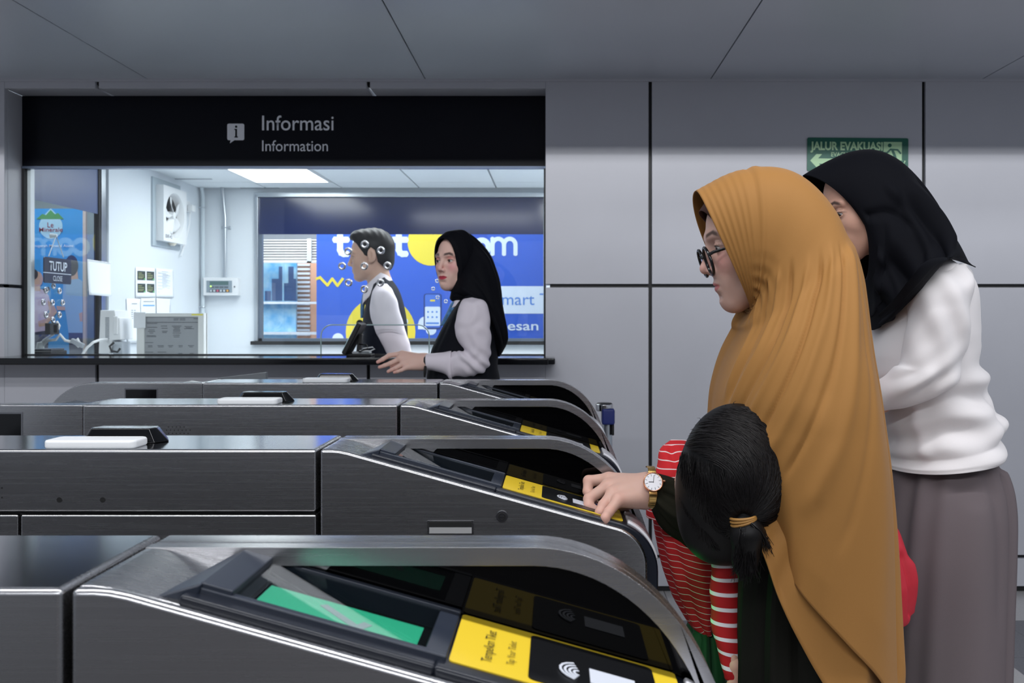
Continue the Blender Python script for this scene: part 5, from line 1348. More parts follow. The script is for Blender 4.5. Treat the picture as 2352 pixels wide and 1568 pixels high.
def left_hand(px, py, d, h=.0014):
    k = 3.70/d
    def q(x, y, dd, r): return wp(px+(x-974)*k, py+(y-829)*k, d+dd, r)
    wr = q(974,829,0,.0255)
    palm = [[wr, q(924,812,.012,.0125)], [wr, q(919,822,0,.013)], [wr, q(926,834,-.012,.012)], [q(968,838,-.01,.021), q(934,843,-.02,.0115)]]
    chains = [[q(923,812,.014,.0105), q(894,816,.014,.0090), q(879,825,.012,.0080), q(868,831,.012,.0068)],
              [q(919,824,0,.0105), q(897,834,-.002,.0090), q(884,839,-.002,.0080), q(872,843,-.002,.0068)],
              [q(927,835,-.014,.0100), q(909,845,-.018,.0086), q(900,849,-.018,.0076), q(892,853,-.018,.0066)],
              [q(936,843,-.022,.0088), q(922,850,-.030,.0072), q(913,853,-.032,.0064), q(906,855,-.032,.0056)],
              [q(955,828,.026,.0135), q(930,834,.044,.0105), q(912,839,.046,.0092), q(900,842,.044,.0078)]]
    v1, f1 = hand_np(chains, palm, [wr, q(1000,832,0,.027), q(1025,834,0,.029)], h)
    return v1, f1, chains
# ======== woman in the white sweater behind her
DW = 2.15
ww = thing('person', 'woman in black headscarf, white sweater and taupe skirt behind the mustard veil', 'person', (W(2170,0,DW).x, DW, 0))
HW = head_matrix(1990, 470, DW, .93, 20, 84)
tint = head_tint(hv, rgb(206,160,140), LIPS, rgb(50,38,34))
body = [(place(hv, HW), hf, tint), (*tube_np([(2030,580,2100,560,DW,.06),(2040,660,2200,640,DW,.14),(2075,900,2215,900,DW,.12),(2090,1100,2255,1100,DW,.11),(2100,1250,2260,1250,DW,.12)]), SKIN_L)]
for s in (-.08, .08): body.append((*tube_np([(2110,1230,2240,1230,DW+s,.065),(2130,1600,2220,1600,DW+s,.05),(2150,2100,2200,2100,DW+s,.035)]), SKIN_L))
v1, f1, _c = left_hand(1930, 909, DW-.06, .002); body.append((v1, f1, rgb(206,160,140)))
v, f, t = join_np(body); link('body', mesh_np(v, f, 'body', t), M_skin, ww, True)
eyes(HW, ww, (1,.1,-.5))
rows = [(1845,404,1984,642,DW,.070),(1868,390,1996,676,DW,.080),(1905,370,1999,700,DW,.090),(1950,352,1998,724,DW,.096),(2000,347,2000,728,DW,.100),(2050,366,2001,734,DW,.104),(2098,410,2002,742,DW,.110),
        (2138,466,2003,752,DW,.124),(2165,520,2004,760,DW,.145),(2190,560,2004,764,DW,.165),(2222,590,2004,768,DW,.185),(2243,612,2003,770,DW,.196)]
def scarf_hem(P):
    n = P.shape[1]; T = 2*PI*np.arange(n)/n; out = []
    nearh = crom([(2003,735),(2050,690),(2090,640),(2130,598),(2185,592),(2240,614)], 8); farh = nearh
    for j in range(n):
        pos = math.acos(max(-1, min(1, math.cos(T[j]-PI))))/PI; q = pos*(len(nearh)-1); i0 = min(int(q), len(nearh)-2); p = nearh[i0]+(nearh[i0+1]-nearh[i0])*(q-i0)
        out.append(W(p[0], p[1], DW+(.262 if math.sin(T[j]) < 0 else .19)*math.sin(T[j])))
    for i in range(36): P[i, :, 0] += .046*np.abs(np.sin(T))**1.4*np.where(np.cos(T) > 0, 1, 1-.75*np.abs(np.cos(T)))*(1-i/36)
    out = np.array(out); P = P.copy(); k = P.shape[0]; m0 = int(k*.62)
    for i in range(m0, k):
        w_ = ((i-m0)/(k-1-m0)); w_ = w_*w_*(3-2*w_); P[i] = P[i]*(1-w_)+out*w_
    return P
garment('headscarf', rows, M_hij, ww, n=160, k=9, end=scarf_hem, thick=.002, wr=.0008, wf=(10,6), seed=8,
        fold=[(.60,.60,.02,-.010,.12,.72),(.64,.65,.018,.010,.12,.74),(.69,.70,.016,-.012,.30,.78),(.74,.73,.02,.010,.35,.75),(.80,.82,.018,-.012,.40,.78),(.85,.88,.025,.012,.45,.78),(.92,.93,.015,-.008,.5,.78),(.775,.78,.008,-.010,.1,.55),(.71,.66,.012,.008,.2,.72),(.83,.76,.014,.010,.35,.72)])
def knit_fn(P):
    S, U = st(P); x, y, z = P[...,0], P[...,1], P[...,2]
    return (.0075*np.sin(z*70+np.sin(x*16)*1.2+U*6)*np.clip((U-.66)/.14, 0, 1)+.005*np.sin(z*105-x*34+np.sin(x*23))-.008)*np.clip((S-.3)/.2, 0, 1)*np.clip((.90-S)/.1, 0, 1)
garment('sweater', [(2150,575,2040,620,DW,.10),(2215,612,2010,690,DW,.165),(2246,650,1996,760,DW,.185),(2256,740,1985,820,DW,.185),(2264,810,1985,880,DW,.18),(2276,860,1990,930,DW,.178),(2292,905,1995,980,DW,.18),(2312,955,2000,1022,DW,.185),(2319,992,2004,1045,DW,.190),(2314,1022,2006,1062,DW,.190),(2308,1036,2008,1070,DW,.188)],
        M_sweat, ww, n=120, k=9, wr=.003, wf=(22,14), seed=11, fn=knit_fn, thick=.003,
        fold=[(.62,.64,.02,.006,.3,.8),(.9,.88,.02,-.006,.3,.8)], sq=2.3)
DA = DW-.150
garment('sleeve', [(2218,606,2130,612,DA+.06,.030),(2238,646,2096,660,DA,.060),(2232,700,2082,720,DA-.01,.066),(2224,770,2076,790,DA-.01,.064),(2212,836,2066,832,DA-.01,.062),(2190,886,2052,844,DA-.01,.058),(2130,915,2034,856,DA,.054),(2070,935,2018,868,DA+.02,.048),(2010,945,1990,882,DA+.05,.042),(1960,945,1950,895,DA+.09,.036)],
        M_sweat, ww, n=96, k=9, cap=(True, True), wr=.003, wf=(40,26), seed=12, thick=0,
        fn=lambda P: .0065*np.exp(-((st(P)[0]-.60)/.17)**2)*np.sin(P[...,2]*120-P[...,0]*75+np.sin(P[...,0]*30)*.8)*np.clip((st(P)[1]-.30)/.15, 0, 1)+.004*np.exp(-((st(P)[0]-.25)/.2)**2)*np.sin(P[...,0]*110+P[...,2]*40))
garment('sleeve', [(2218,606,2130,612,DW+.10,.030),(2238,646,2096,660,DW+.16,.055),(2224,770,2080,790,DW+.17,.06),(2190,880,2056,850,DW+.16,.055),(2100,920,2030,870,DW+.11,.048),(2010,940,1990,890,DW+.05,.042),(1985,940,1972,895,DW+.0,.038)], M_sweat, ww, n=48, k=6, cap=(True, True), thick=0)
rr_ = [(2276,1036,2050,1044,DW,.130),(2296,1064,2034,1064,DW,.148),(2318,1130,2010,1130,DW,.176),(2322,1250,1998,1250,DW,.19),(2312,1568,1985,1568,DW,.20),(2306,1900,1980,1900,DW,.21),(2306,2105,1985,2105,DW,.215)]
garment('skirt', rr_, M_skirt, ww, n=140, k=10, thick=.002, wr=.002, wf=(10,4), seed=14,
        fold=[(.88,.89,.008,-.016,.18,1.2),(.905,.912,.012,.012,.15,1.2),(.94,.945,.010,-.008,.1,1.2),(.97,.97,.012,.006,.1,1.2),(.80,.83,.02,-.006,.1,.6),(.70,.66,.02,.006,.1,.7),(.60,.58,.02,-.008,.08,.8),(.64,.60,.02,.008,.1,.8),(.76,.77,.03,.005,.3,1.2)])
shoes(2150, DW, ww)
# red bag hanging from her side
DB = 1.925
bg = thing('shoulder_bag', 'red cloth bag hanging between the mustard veil and the taupe skirt', 'bag', W(2040,1440,DB))
bag = garment('pouch', [(2040,1190,2032,1190,DB,.015),(2062,1215,2010,1215,DB,.035),(2082,1260,2000,1260,DB,.05),(2098,1315,1990,1315,DB,.06),(2099,1345,1985,1345,DB,.064),(2094,1390,1985,1390,DB,.06),(2090,1418,1990,1428,DB,.05),(2072,1432,2000,1440,DB,.03)], mat('bag_red', rgb(178,32,48), .55, bump=.05, bscale=300), bg, n=56, k=8, cap=(True, True), thick=0, wr=.002, wf=(40,20), seed=3,
        fold=[(.80,.9,.03,-.010,.25,.8),(.9,.95,.03,.008,.3,.8)])
MB().tube([W(2016,1225,DB-.01), W(2004,1120,DB), W(1996,960,1.945), W(1994,890,1.948), W(1994,862,1.985), W(1994,858,2.02), W(1994,862,2.055), W(1994,900,2.085), W(1996,1000,2.04), W(2016,1225,DB+.02)], .006, 10).build('strap', mat('bag_red', rgb(178,32,48), .55), bg, smooth=True)
# ======== child with the ponytail, leaning between the woman and the gate
DC = 1.45
ch = thing('person', 'child in a red striped top bending forward, black hair tied with a gold band', 'person', (W(1620,0,1.66).x, 1.62, 0))
def stripes(name, base, line, freq, width, seed=0, wob=.0):
    m = bpy.data.materials.new(name); m.use_nodes = True; nt = m.node_tree; b = nt.nodes['Principled BSDF']; b.inputs['Roughness'].default_value = .75
    uv = nt.nodes.new('ShaderNodeUVMap'); sp_ = nt.nodes.new('ShaderNodeSeparateXYZ'); nt.links.new(uv.outputs[0], sp_.inputs[0])
    a = nt.nodes.new('ShaderNodeMath'); a.operation = 'MULTIPLY'; a.inputs[1].default_value = freq; nt.links.new(sp_.outputs[1], a.inputs[0])
    f_ = nt.nodes.new('ShaderNodeMath'); f_.operation = 'FRACT'; nt.links.new(a.outputs[0], f_.inputs[0])
    c = nt.nodes.new('ShaderNodeMath'); c.operation = 'LESS_THAN'; c.inputs[1].default_value = width; nt.links.new(f_.outputs[0], c.inputs[0])
    mx = nt.nodes.new('ShaderNodeMix'); mx.data_type = 'RGBA'; mx.inputs[6].default_value = base; mx.inputs[7].default_value = line
    nt.links.new(c.outputs[0], mx.inputs[0]); nt.links.new(mx.outputs[2], b.inputs['Base Color']); b.inputs['Specular IOR Level'].default_value = .2
    return m
M_thin = stripes('red_thin_stripe', rgb(196,38,46), rgb(226,206,208), 90, .10); M_wide = stripes('red_wide_stripe', rgb(172,30,34), rgb(226,222,226), 43, .26)
# body under the clothes (head, neck, trunk, legs, both arms) as one skin mesh
DT = 1.80
CH0 = W(1688,1090,DC)
g = Grid((CH0.x-.12, CH0.y-.11, CH0.z-.14), (CH0.x+.12, CH0.y+.20, CH0.z+.13), .003)
d = f_ell(g, CH0, (.072,.078,.088)); d = smin(d, f_ell(g, CH0+Vector((-.028,.035,-.022)), (.055,.06,.062)), .02)
d = smin(d, f_cap(g, CH0+Vector((-.01,.03,-.03)), CH0+Vector((-.03,.17,-.05)), .034, .04), .02)
v0, f0 = nets(d, g); skc = rgb(214,168,146)
body = [(v0, f0, skc)]
body.append((*tube_np([(1600,1120,1545,1080,DT,.025),(1620,1180,1530,1160,DT,.038),(1630,1290,1545,1250,DT,.042),(1612,1385,1582,1378,DT,.03)]), skc))
for s in (-.03,.03): body.append((*tube_np([(1628,1440,1598,1440,DT+s*.6,.016),(1628,1800,1592,1800,DT+s,.022),(1628,2280,1598,2280,DT+s,.02)]), skc))
body.append((*tube_np([(1570,1050,1530,1040,DT,.02),(1550,1050,1510,1080,DT-.01,.02),(1530,1120,1500,1120,DT,.018)]), skc))
# left hand, open, below the striped sleeve
hd = 1.575
v1, f1 = hand_np([[wp(1678,1592,hd-.010,.0062), wp(1672,1612,hd-.012,.0056), wp(1671,1626,hd-.010,.0050)], [wp(1684,1596,hd-.002,.0064), wp(1680,1618,hd-.003,.0058), wp(1680,1634,hd-.001,.0052)],
    [wp(1691,1597,hd+.006,.0063), wp(1690,1618,hd+.006,.0056), wp(1689,1632,hd+.008,.005)], [wp(1699,1594,hd+.013,.0058), wp(1700,1610,hd+.014,.005), wp(1699,1620,hd+.015,.0046)], [wp(1678,1574,hd-.012,.0072), wp(1668,1586,hd-.020,.0062), wp(1665,1597,hd-.022,.0055)]],
    [[wp(1696,1556,hd,.014), wp(1682,1586,hd-.006,.010)], [wp(1698,1556,hd,.014), wp(1695,1588,hd+.008,.010)]], [wp(1692,1530,hd,.0155), wp(1697,1560,hd,.0145)], h=.0016, kp=.008)
body.append((v1, f1, skc))
body.append((*tube_np([(1692,1300,1652,1300,1.64,.016),(1694,1420,1648,1420,1.606,.018),(1705,1540,1674,1540,hd,.015)]), skc))
v, f, t = join_np(body); link('body', mesh_np(v, f, 'body', t), mat('child_skin', skc, .5, attr='tint', sss=.1), ch, True)
# striped top: trunk, raised right sleeve, hanging left sleeve
garment('striped_top', [(1640,1085,1540,1050,DT,.03),(1660,1140,1500,1120,DT,.055),(1668,1200,1497,1180,DT,.062),(1672,1270,1506,1240,DT,.066),(1668,1340,1524,1310,DT,.066),(1655,1395,1546,1375,DT,.066),(1640,1428,1572,1420,DT,.064),(1634,1440,1596,1436,DT,.060)],
        M_thin, ch, n=80, k=10, wr=.0022, wf=(50,30), seed=2, fold=[(.62,.74,.03,-.008,.2,1),(.75,.8,.03,.006,.3,1.1),(.55,.6,.03,-.006,.2,.9)], thick=.0015)
garment('sleeve', [(1604,1010,1540,1008,DT-.01,.008),(1612,1030,1512,1030,DT-.02,.032),(1618,1060,1506,1068,DT-.03,.042),(1616,1100,1498,1110,DT-.03,.044),(1606,1150,1488,1150,DT-.02,.044),(1600,1200,1484,1185,DT-.02,.04)], stripes('red_thin_stripe_sleeve', rgb(204,42,48), rgb(230,212,212), 70, .13), ch, n=64, k=8, cap=(True, False), wr=.004, wf=(60,45), seed=6, thick=0,
        fold=[(.65,.8,.03,-.006,.1,.8),(.8,.7,.03,.006,.2,.9)])
DS = 1.60
def arm_fn(P): return .0014*np.sin(P[...,2]*120+st(P)[1]*9)
garment('sleeve', [(1700,1262,1648,1272,1.66,.020),(1706,1290,1634,1296,1.64,.024),(1706,1330,1633,1330,1.625,.0245),(1705,1380,1632,1378,1.615,.0245),(1704,1430,1634,1426,1.605,.024),(1708,1480,1642,1474,1.595,.0225),(1713,1525,1656,1518,1.585,.020),(1717,1553,1664,1557,1.578,.0185)], M_wide, ch, n=56, k=10, fn=arm_fn, thick=.0018, cap=(True, False))
# skirt to the ankles
garment('skirt', [(1640,1395,1586,1395,DT,.050),(1644,1430,1582,1430,DT,.056),(1658,1490,1560,1490,DT,.082),(1664,1568,1545,1568,DT,.10),(1672,1800,1530,1800,DT,.12),(1680,2150,1515,2150,DT,.14)], mat('child_green_skirt', rgb(24,82,44), .7), ch, n=72, k=8, fold=[(.5+.06*i,.5+.06*i,.015,.008*(-1)**i,.2,1.2) for i in range(9)])
shoes(1612, DT, ch, w=.05)
# hair: cap, ponytail, gold band, loose strands
M_hair = mat('black_hair', rgb(11,10,11), .5, spec=.25)
M_strand = mat('hair_strand', rgb(15,12,13), .42, spec=.35)
g = Grid((CH0.x-.135, CH0.y-.115, CH0.z-.17), (CH0.x+.12, CH0.y+.11, CH0.z+.135), .0025)
d = f_ell(g, CH0+Vector((.002,-.002,.004)), (.080,.086,.100))
d = smin(d, f_ell(g, W(1640,1150,DC+.02), (.055,.06,.080)), .03)
d = smin(d, f_ell(g, W(1715,1150,DC), (.055,.05,.052)), .03)
d = smin(d, f_ell(g, W(1672,1210,DC+.03), (.062,.05,.055)), .03)
d = smax(d, -f_cap(g, W(1592,1040,DC-.083), W(1668,1078,DC-.092), .0022, .0022), .006)
vh, fh = nets(d, g)
rs = np.random.RandomState(5)
hr = link('hair', mesh_np(vh, fh, 'hair'), M_hair, ch, True)
ELLS = [(CH0+Vector((.002,-.002,.004)), (.082,.088,.102)), (W(1640,1150,DC+.02), (.060,.066,.085)), (W(1715,1150,DC), (.056,.051,.053)), (W(1672,1210,DC+.03), (.067,.056,.060))]
def surf(px, py, lift=0):
    """front surface of the hair seen at px,py"""
    o = Vector((0,0,H)); q = W(px, py, 1.0)-o; q.normalize(); best = None; far = None
    for c, r_ in ELLS:
        oo = Vector([(o-c)[i]/r_[i] for i in range(3)]); dd = Vector([q[i]/r_[i] for i in range(3)])
        A_, B__, C_ = dd.dot(dd), 2*oo.dot(dd), oo.dot(oo)-(1+lift)**2; disc = B__*B__-4*A_*C_
        if disc > 0:
            t_ = (-B__-math.sqrt(disc))/(2*A_); best = t_ if best is None else min(best, t_)
        elif far is None: far = -B__/(2*A_)
    return o+q*(best if best is not None else far)
tie = (1708,1193)
sb = MB(); PA, PB = np.array((1594.,1042.)), np.array((1668.,1079.)); TIE = np.array(tie, float)
def flow(p):
    """combing direction of the hair at a picture point"""
    ab = PB-PA; side = ab[0]*(p[1]-PA[1])-ab[1]*(p[0]-PA[0])       # >0 below the parting
    q = TIE-p; L = np.hypot(*q); q = q/max(L, 1)
    if side > 0 and p[0] < 1690:
        w_ = np.clip((p[0]-1600)/90, 0, 1); v_ = np.array((-.15, 1.))*(1-w_)+q*w_
    else:
        a = np.clip(L/230, 0, 1)**1.6*1.25; v_ = np.array((q[0]*math.cos(a)+q[1]*math.sin(a), -q[0]*math.sin(a)+q[1]*math.cos(a)))
    return v_/np.hypot(*v_)
def inhair(p, q): return ((p[0]-1688)/(132*q))**2+((p[1]-1090)/(160*q))**2 < 1 or ((p[0]-1668)/(80*q))**2+((p[1]-1190)/(78*q))**2 < 1
for i in range(3800):
    while True:
        p = np.array((rs.uniform(1545, 1822), rs.uniform(925, 1265)))
        if inhair(p, 1): break
        if 0 and ((p[0]-1688)/132)**2+((p[1]-1090)/160)**2 < 1 or ((p[0]-1668)/78)**2+((p[1]-1185)/75)**2 < 1: break
    pts = []; lf = rs.uniform(.0, .022); st_ = rs.uniform(10, 16); wob = rs.normal(0, .10)
    for k_ in range(8):
        if np.hypot(*(p-TIE)) < 14 or not inhair(p, 1.03): break
        pts.append(surf(p[0], p[1], lf)); v_ = flow(p); p = p+st_*np.array((v_[0]-wob*v_[1], v_[1]+wob*v_[0]))
    if len(pts) > 2: sb.tube(pts, [.0002]+[.00062]*(len(pts)-2)+[.0002], 3, cap=False)
o = sb.build('hair_strands', M_strand, ch, smooth=True, fix=False, ang=180); o['kind'] = 'stuff'
# ponytail
TP = surf(*tie)
g = Grid((TP.x-.08, TP.y-.06, TP.z-.14), (TP.x+.09, TP.y+.07, TP.z+.03), .0022)
d = f_cap(g, TP+Vector((0,.012,.012)), W(1716,1225,TP.y+.004), .013, .020)
d = smin(d, f_cap(g, W(1716,1225,TP.y+.004), W(1712,1290,TP.y+.012), .022, .017), .012); d = smin(d, f_cap(g, W(1712,1285,TP.y+.012), W(1705,1325,TP.y+.02), .016, .006), .012)
d = smin(d, f_cap(g, W(1728,1215,TP.y+.01), W(1765,1240,TP.y+.02), .010, .009), .010); d = smin(d, f_cap(g, W(1765,1240,TP.y+.02), W(1755,1262,TP.y+.022), .008, .004), .008)
vp, fp = nets(d, g); vp = vp*1.0
link('ponytail', mesh_np(vp, fp, 'ponytail'), M_hair, ch, True)
sb = MB()
for i in range(420):
    a, r_ = rs.uniform(0, 6.28), rs.uniform(.3, 1); e = (1712+rs.normal(0,16), 1310+rs.normal(0,14)); m_ = (1716+rs.normal(0,14), 1245+rs.normal(0,8))
    if i % 6 == 0: m_, e = (1752+rs.normal(0,5), 1212+rs.normal(0,6)), (1762+rs.normal(0,10), 1262+rs.normal(0,10))
    dy = TP.y-.021*r_*abs(math.cos(a))-.001
    sb.tube([TP+Vector((rs.normal(0,.006),0,.004))]+[W((1-t_)**2*tie[0]+2*t_*(1-t_)*m_[0]+t_*t_*e[0], (1-t_)**2*tie[1]+2*t_*(1-t_)*m_[1]+t_*t_*e[1], dy+.012*t_) for t_ in (.25,.5,.75,1)], [.0007]*4+[.0003], 3, cap=False)
for i in range(40):   # fly-aways round the outline
    a = rs.uniform(-.5, 3.4); p = (1682+118*math.cos(a), 1085-152*math.sin(a)); q = (p[0]+rs.normal(0,16)+8, p[1]-rs.uniform(0,14)); 
    sb.tube([W(p[0]-.1*(p[0]-1682), p[1]-.1*(p[1]-1085), DC), W((p[0]+q[0])/2+4, (p[1]+q[1])/2-4, DC-.01), W(*q, DC-.005)], [.0005,.0004,.0002], 3, cap=False)
sb.tube([W(1795,1060,DC), W(1806,1090,DC-.01), W(1803,1115,DC-.01), W(1788,1130,DC-.005)], .0006, 4)
o = sb.build('loose_strands', M_strand, ch, smooth=True, fix=False, ang=180); o['kind'] = 'stuff'
bd_ = MB(); ax_ = (W(1716,1230,TP.y)-TP).normalized()
for i in range(3): bd_.ring(TP+ax_*(-.003+.0032*i)+Vector((0,.003,0)), ax_+Vector((.10*(i-1),0,.05*(i-1))), .0172, .0021, 30, 8)
bd_.build('hair_band', mat('gold_band', rgb(150,108,52), .5), ch, smooth=True, ang=80)

# ======== veiled officer in front of the window
DO = 3.85
of_ = thing('person', 'veiled officer in dark vest and pale shirt reaching out along the counter', 'person', (W(1080,0,DO).x, DO, 0))
HO = head_matrix(1053, 601, DO, .97, 2, 38)
tint = head_tint(hv, SKIN_P, rgb(190,66,84), rgb(44,34,34), rgb(196,110,104), rgb(224,150,152), 1.35)
body = [(place(hv, HO), hf, tint), (*tube_np([(1060,690,1110,690,DO,.05),(1030,730,1130,720,DO,.12),(1010,800,1130,800,DO,.13),(1000,900,1130,900,DO,.13)]), SKIN_P)]
DH = 3.70
v1, f1, chains = left_hand(974, 829, DH)
hc = np.tile(np.array(SKIN_P[:3]), (len(v1), 1))
for c in chains: hc = hc*(1-.4*np.exp(-((v1-np.array(c[-1][:3]))**2).sum(1)/.014**2)[:, None])+np.array(rgb(222,140,132)[:3])*.4*np.exp(-((v1-np.array(c[-1][:3]))**2).sum(1)/.014**2)[:, None]
body.append((v1, f1, hc))
body.append((*tube_np([(1010,820,1010,846,DH,.022),(1085,828,1085,850,DH-.01,.026),(1105,760,1070,760,DH-.01,.03),(1100,710,1070,710,DH+.03,.03)]), SKIN_P))
v, f, t = join_np(body); link('body', mesh_np(v, f, 'body', t), M_skin, of_, True)
eyes(HO, of_, (1,-.25,-.05))
# veil of the officer: the opening is turned with the face
def turned(rows, M4, upto):
    def end(P):
        P = P.copy(); k = P.shape[0]; n = P.shape[1]; T = 2*PI*np.arange(n)/n; m0 = int(k*upto)
        # oval round the face in head space, then blended into the outline rings
        R0 = [(.070,.060,.098,-.006,-.012,0),(.050,.0745,.106,-.004,.0,0)]
        def oval(x0, hw, top, bot, zt, lean): 
            pts = []
            for tt in T:
                z = (top+bot)/2+(top-bot)/2*math.cos(tt); y = hw*math.copysign(abs(math.sin(tt))**.78, math.sin(tt))
                pts.append(M4 @ Vector((x0+lean*(z-.0)/.1, y, z)))
            return np.array(pts)
        seq = [(0, oval(.072,.0565,.092,-.112,0,.016)), (.08, oval(.062,.0725,.103,-.116,0,.014)), (.25, oval(.030,.083,.121,-.120,0,.010)), (.5, oval(-.010,.088,.128,-.122,0,.006))]
        for i in range(m0):
            q = i/(m0-1)
            for (q0, A0), (q1, A1) in zip(seq[:-1], seq[1:]):
                if q0 <= q <= q1: w_ = (q-q0)/(q1-q0); P[i] = A0*(1-w_)+A1*w_
            if q > .5:
                w_ = (q-.5)/.5; w_ = w_*w_*(3-2*w_); P[i] = seq[-1][1]*(1-w_)+P[i]*w_
        return P
    return end
rows = [(1010,545,1036,664,DO,.06),(1022,535,1037,666,DO,.075),(1040,529,1037,668,DO,.084),(1063,526,1037,671,DO,.090),(1088,533,1036,675,DO,.094),(1108,552,1035,680,DO,.098),(1124,578,1034,684,DO,.104),(1137,610,1036,688,DO,.112),(1146,640,1042,689,DO,.118),(1151,672,1056,688,DO,.124),(1154,700,1074,690,DO,.13),(1160,730,1096,706,DO,.125),(1165,760,1112,740,DO,.11),(1164,785,1128,775,DO,.085),(1155,805,1138,800,DO,.05),(1147,818,1142,816,DO,.02)]
garment('headscarf', rows, M_hij2, of_, n=120, k=9, end=turned(rows, HO, .45), thick=.0018, wr=.0012, wf=(30,16), seed=21,
        fold=[(.62,.70,.02,-.007,.40,.85),(.68,.80,.02,.008,.42,.9),(.76,.86,.02,-.008,.40,.9),(.90,.92,.02,.008,.3,.9),(.95,.96,.014,-.006,.25,.9),(.55,.6,.02,.006,.45,.8)])
garment('collar', [(1072,676,1040,690,DO,.058),(1074,682,1036,700,DO,.066),(1078,690,1030,712,DO,.078)], M_shirt, of_, n=56, k=6, thick=.003)
garment('neck_scarf', [(1066,690,1036,694,DO-.01,.05),(1060,712,1026,716,DO-.01,.062),(1050,745,1010,748,DO-.01,.05)], mat('blue_print_scarf', rgb(74,124,170), .6, vary=.4, vscale=60), of_, n=48, k=6, thick=.002, wr=.002, wf=(80,40))
garment('vest', [(1100,668,1074,672,DO,.10),(1128,688,1048,700,DO,.155),(1142,715,1028,730,DO,.165),(1148,760,1008,766,DO,.165),(1146,800,990,805,DO,.160),(1143,840,984,838,DO,.158),(1148,870,980,868,DO,.165),(1152,940,974,940,DO,.172)], M_vest, of_, n=96, k=8, thick=.002,
        fold=[(.62,.6,.02,-.004,.3,.9),(.85,.86,.02,.004,.3,.9)])
DL = DO-.145
garment('sleeve', [(1100,682,1072,684,DL+.05,.03),(1114,692,1058,694,DL+.01,.05),(1122,715,1049,722,DL-.005,.056),(1126,745,1044,758,DL-.01,.056),(1127,778,1052,784,DL-.01,.053),(1126,812,1064,800,DL-.01,.050),(1119,846,1060,806,DL-.01,.049),(1096,860,1050,808,DL-.008,.049),(1070,866,1044,806,DL-.004,.046),(1050,866,1036,809,DL,.044),(1036,868,1034,807,DL,.044)],
        M_shirt, of_, n=96, k=9, cap=(True, False), wr=.0034, wf=(75,50), seed=31, thick=0,
        fn=lambda P: .005*np.exp(-((st(P)[0]-.62)/.13)**2)*np.sin(P[...,2]*130+P[...,0]*110))
garment('cuff', [(1040,872,1037,805,DL,.047),(1034,872,1032,806,DL,.048),(1024,860,1022,808,DL,.045),(1000,852,998,811,DL,.042),(981,849,979,811,DL,.040)], M_shirt, of_, n=64, k=6, thick=.004, wr=.0008, wf=(60,40), seed=4)
garment('wrist_strap', [(981,846,981,812,DH,.033),(975,845,976,813,DH,.032)], M_gap, of_, n=40, k=4, thick=.003)
MB().tube([W(977,840,DH-.03), W(976,855,DH-.03), W(975,866,DH-.03)], [.004,.005,.003], 10).build('strap_tail', M_gap, of_)
garment('sleeve', [(1100,690,1066,690,DO+.12,.03),(1110,715,1050,725,DO+.17,.05),(1106,800,1046,800,DO+.18,.05),(1096,880,1044,880,DO+.18,.046),(1084,960,1044,960,DO+.18,.038)], M_shirt, of_, n=48, k=6, cap=(True, True), thick=0)
rr_ = [(1150,900,978,900,DO,.165),(1156,1000,970,1000,DO,.175),(1150,1250,966,1250,DO,.18),(1148,1490,960,1490,DO,.20)]
garment('skirt', rr_, M_vest, of_, n=80, k=8, fold=[(.5+.07*i,.5+.07*i,.02,.01*(-1)**i,.2,1.2) for i in range(8)])
for s in (-.07,.07): pass
shoes(1062, DO, of_)

# ======== young officer leaning behind the glass
DM = 5.20
mn = thing('person', 'young officer in dark vest and white shirt leaning down behind the window glass', 'person', (W(900,0,DM).x, DM, 0))
mv, mf = head_np(True)
HMn = head_matrix(853, 588, DM-.02, 1.10, 6, 88)
tint = head_tint(mv, SKIN_M, rgb(168,106,98), rgb(40,34,34), None, None, 1.3)
body = [(place(mv, HMn), mf, tint), (*tube_np([(850,650,890,640,DM,.05),(845,700,915,700,DM,.13),(840,780,930,790,DM,.13),(845,860,945,860,DM,.13),(860,950,960,950,DM,.13)]), SKIN_M)]
for s in (-.08,.08): body.append((*tube_np([(870,940,950,940,DM+s,.06),(880,1100,935,1100,DM+s,.05),(890,1300,930,1300,DM+s,.04)]), SKIN_M))
# right forearm and hand resting on the desk behind the counter
dk_ = DM-.13
v1, f1 = hand_np([[wp(936-4*i,872+1.0*i,dk_-.03+.02*i,.009), wp(926-4*i,876+i,dk_-.034+.021*i,.008), wp(918-4*i,878+i,dk_-.034+.022*i,.007)] for i in range(4)]+[[wp(945,872,dk_-.02,.011), wp(940,878,dk_-.045,.009), wp(933,880,dk_-.055,.008)]],
    [[wp(950,866,dk_,.024), wp(936-4*i,872+i,dk_-.03+.02*i,.011)] for i in range(4)], [wp(948,850,dk_,.026), wp(950,864,dk_,.024)], h=.002)
body.append((v1, f1, SKIN_M)); 
v, f, t = join_np(body); link('body', mesh_np(v, f, 'body', t), M_skin, mn, True)
eyes(HMn, mn, (1,0,-.5))
g = Grid((-.135,-.10,-.115), (.135,.10,.155), .0022)
d = smin(f_ell(g, (-.012,0,.040), (.1035,.080,.0925)), f_ell(g, (.050,0,.098), (.040,.054,.028)), .03)
d = smin(d, f_ell(g, (-.045,0,-.02), (.062,.066,.07)), .02)
hx = np.interp(g.X, [-.13,-.088,-.060,-.036,-.030,-.012,.000,.008,.020,.026,.040,.055,.075,.10,.14], [-.09,-.085,-.062,-.035,.02,.036,.022,-.012,-.018,.012,.034,.060,.080,.088,.09])
d = smax(d, (hx-g.Z)*.6, .006)
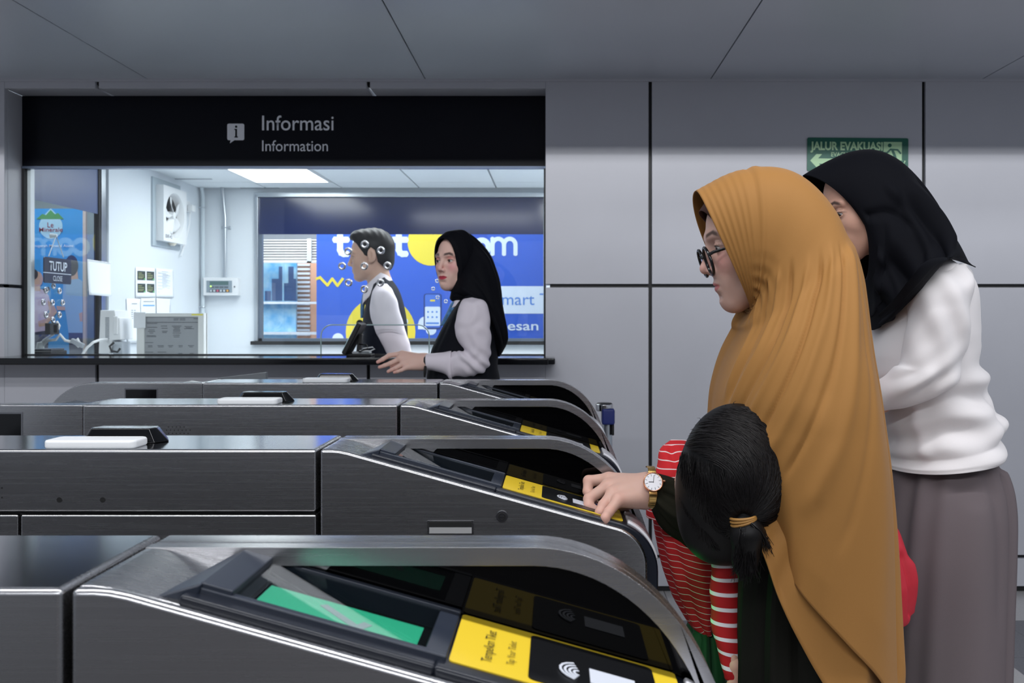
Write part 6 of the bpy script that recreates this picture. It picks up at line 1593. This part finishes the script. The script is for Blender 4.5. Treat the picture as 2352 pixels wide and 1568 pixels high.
vm_, fm_ = nets(d, g); vm_ = vm_+np.stack([0*vm_[:,0], 0*vm_[:,0], .0012*np.sin(vm_[:,0]*190+vm_[:,1]*150)*np.clip((vm_[:,2]-.05)/.04, 0, 1)], 1)
link('hair', mesh_np(place(vm_, HMn), fm_, 'hair'), M_hair, mn, True)
garment('shirt_collar', [(890,618,838,662,DM-.01,.072),(895,628,834,678,DM-.01,.082),(902,644,832,700,DM-.01,.105)], M_shirt, mn, n=64, k=6, thick=.004)
garment('vest', [(895,634,852,662,DM,.10),(916,664,840,700,DM,.15),(928,700,834,730,DM,.158),(935,740,832,770,DM,.158),(938,790,832,800,DM,.155),(946,830,834,835,DM,.155),(958,900,846,900,DM,.16)], M_vestm, mn, n=96, k=8, thick=.002)
garment('necktie', [(842,672,832,676,DM-.01,.012),(838,700,828,704,DM-.02,.016),(834,730,828,730,DM-.02,.012)], mat('blue_print_scarf', rgb(74,124,170), .6, vary=.4, vscale=60), mn, n=24, k=6, thick=.002, cap=(True, True))
DK = DM-.135
garment('sleeve', [(888,652,866,654,DK+.04,.03),(902,666,853,676,DK,.052),(914,695,850,716,DK-.005,.056),(922,725,858,750,DK-.005,.054),(930,755,874,786,DK,.050),(940,785,890,818,DK,.046),(946,815,903,838,DK,.042),(958,850,925,858,DK,.036),(958,862,934,868,DK,.033)],
        M_shirt, mn, n=80, k=9, cap=(True, False), wr=.003, wf=(50,36), seed=41, thick=0)
garment('sleeve', [(888,652,866,654,DM+.10,.03),(902,666,853,676,DM+.14,.05),(914,695,852,716,DM+.15,.055),(922,725,860,750,DM+.15,.052),(930,755,876,786,DM+.145,.048),(940,785,890,818,DM+.14,.044),(946,815,903,838,DM+.14,.040),(954,846,925,854,DM+.14,.035)], M_shirt, mn, n=48, k=6, cap=(True, True), thick=0)
garment('trousers', [(960,890,848,890,DM,.155),(964,1000,856,1000,DM,.16),(955,1150,870,1150,DM,.15),(945,1306,880,1306,DM,.15)], M_vestm, mn, n=64, k=6)
shoes(905, DM, mn)
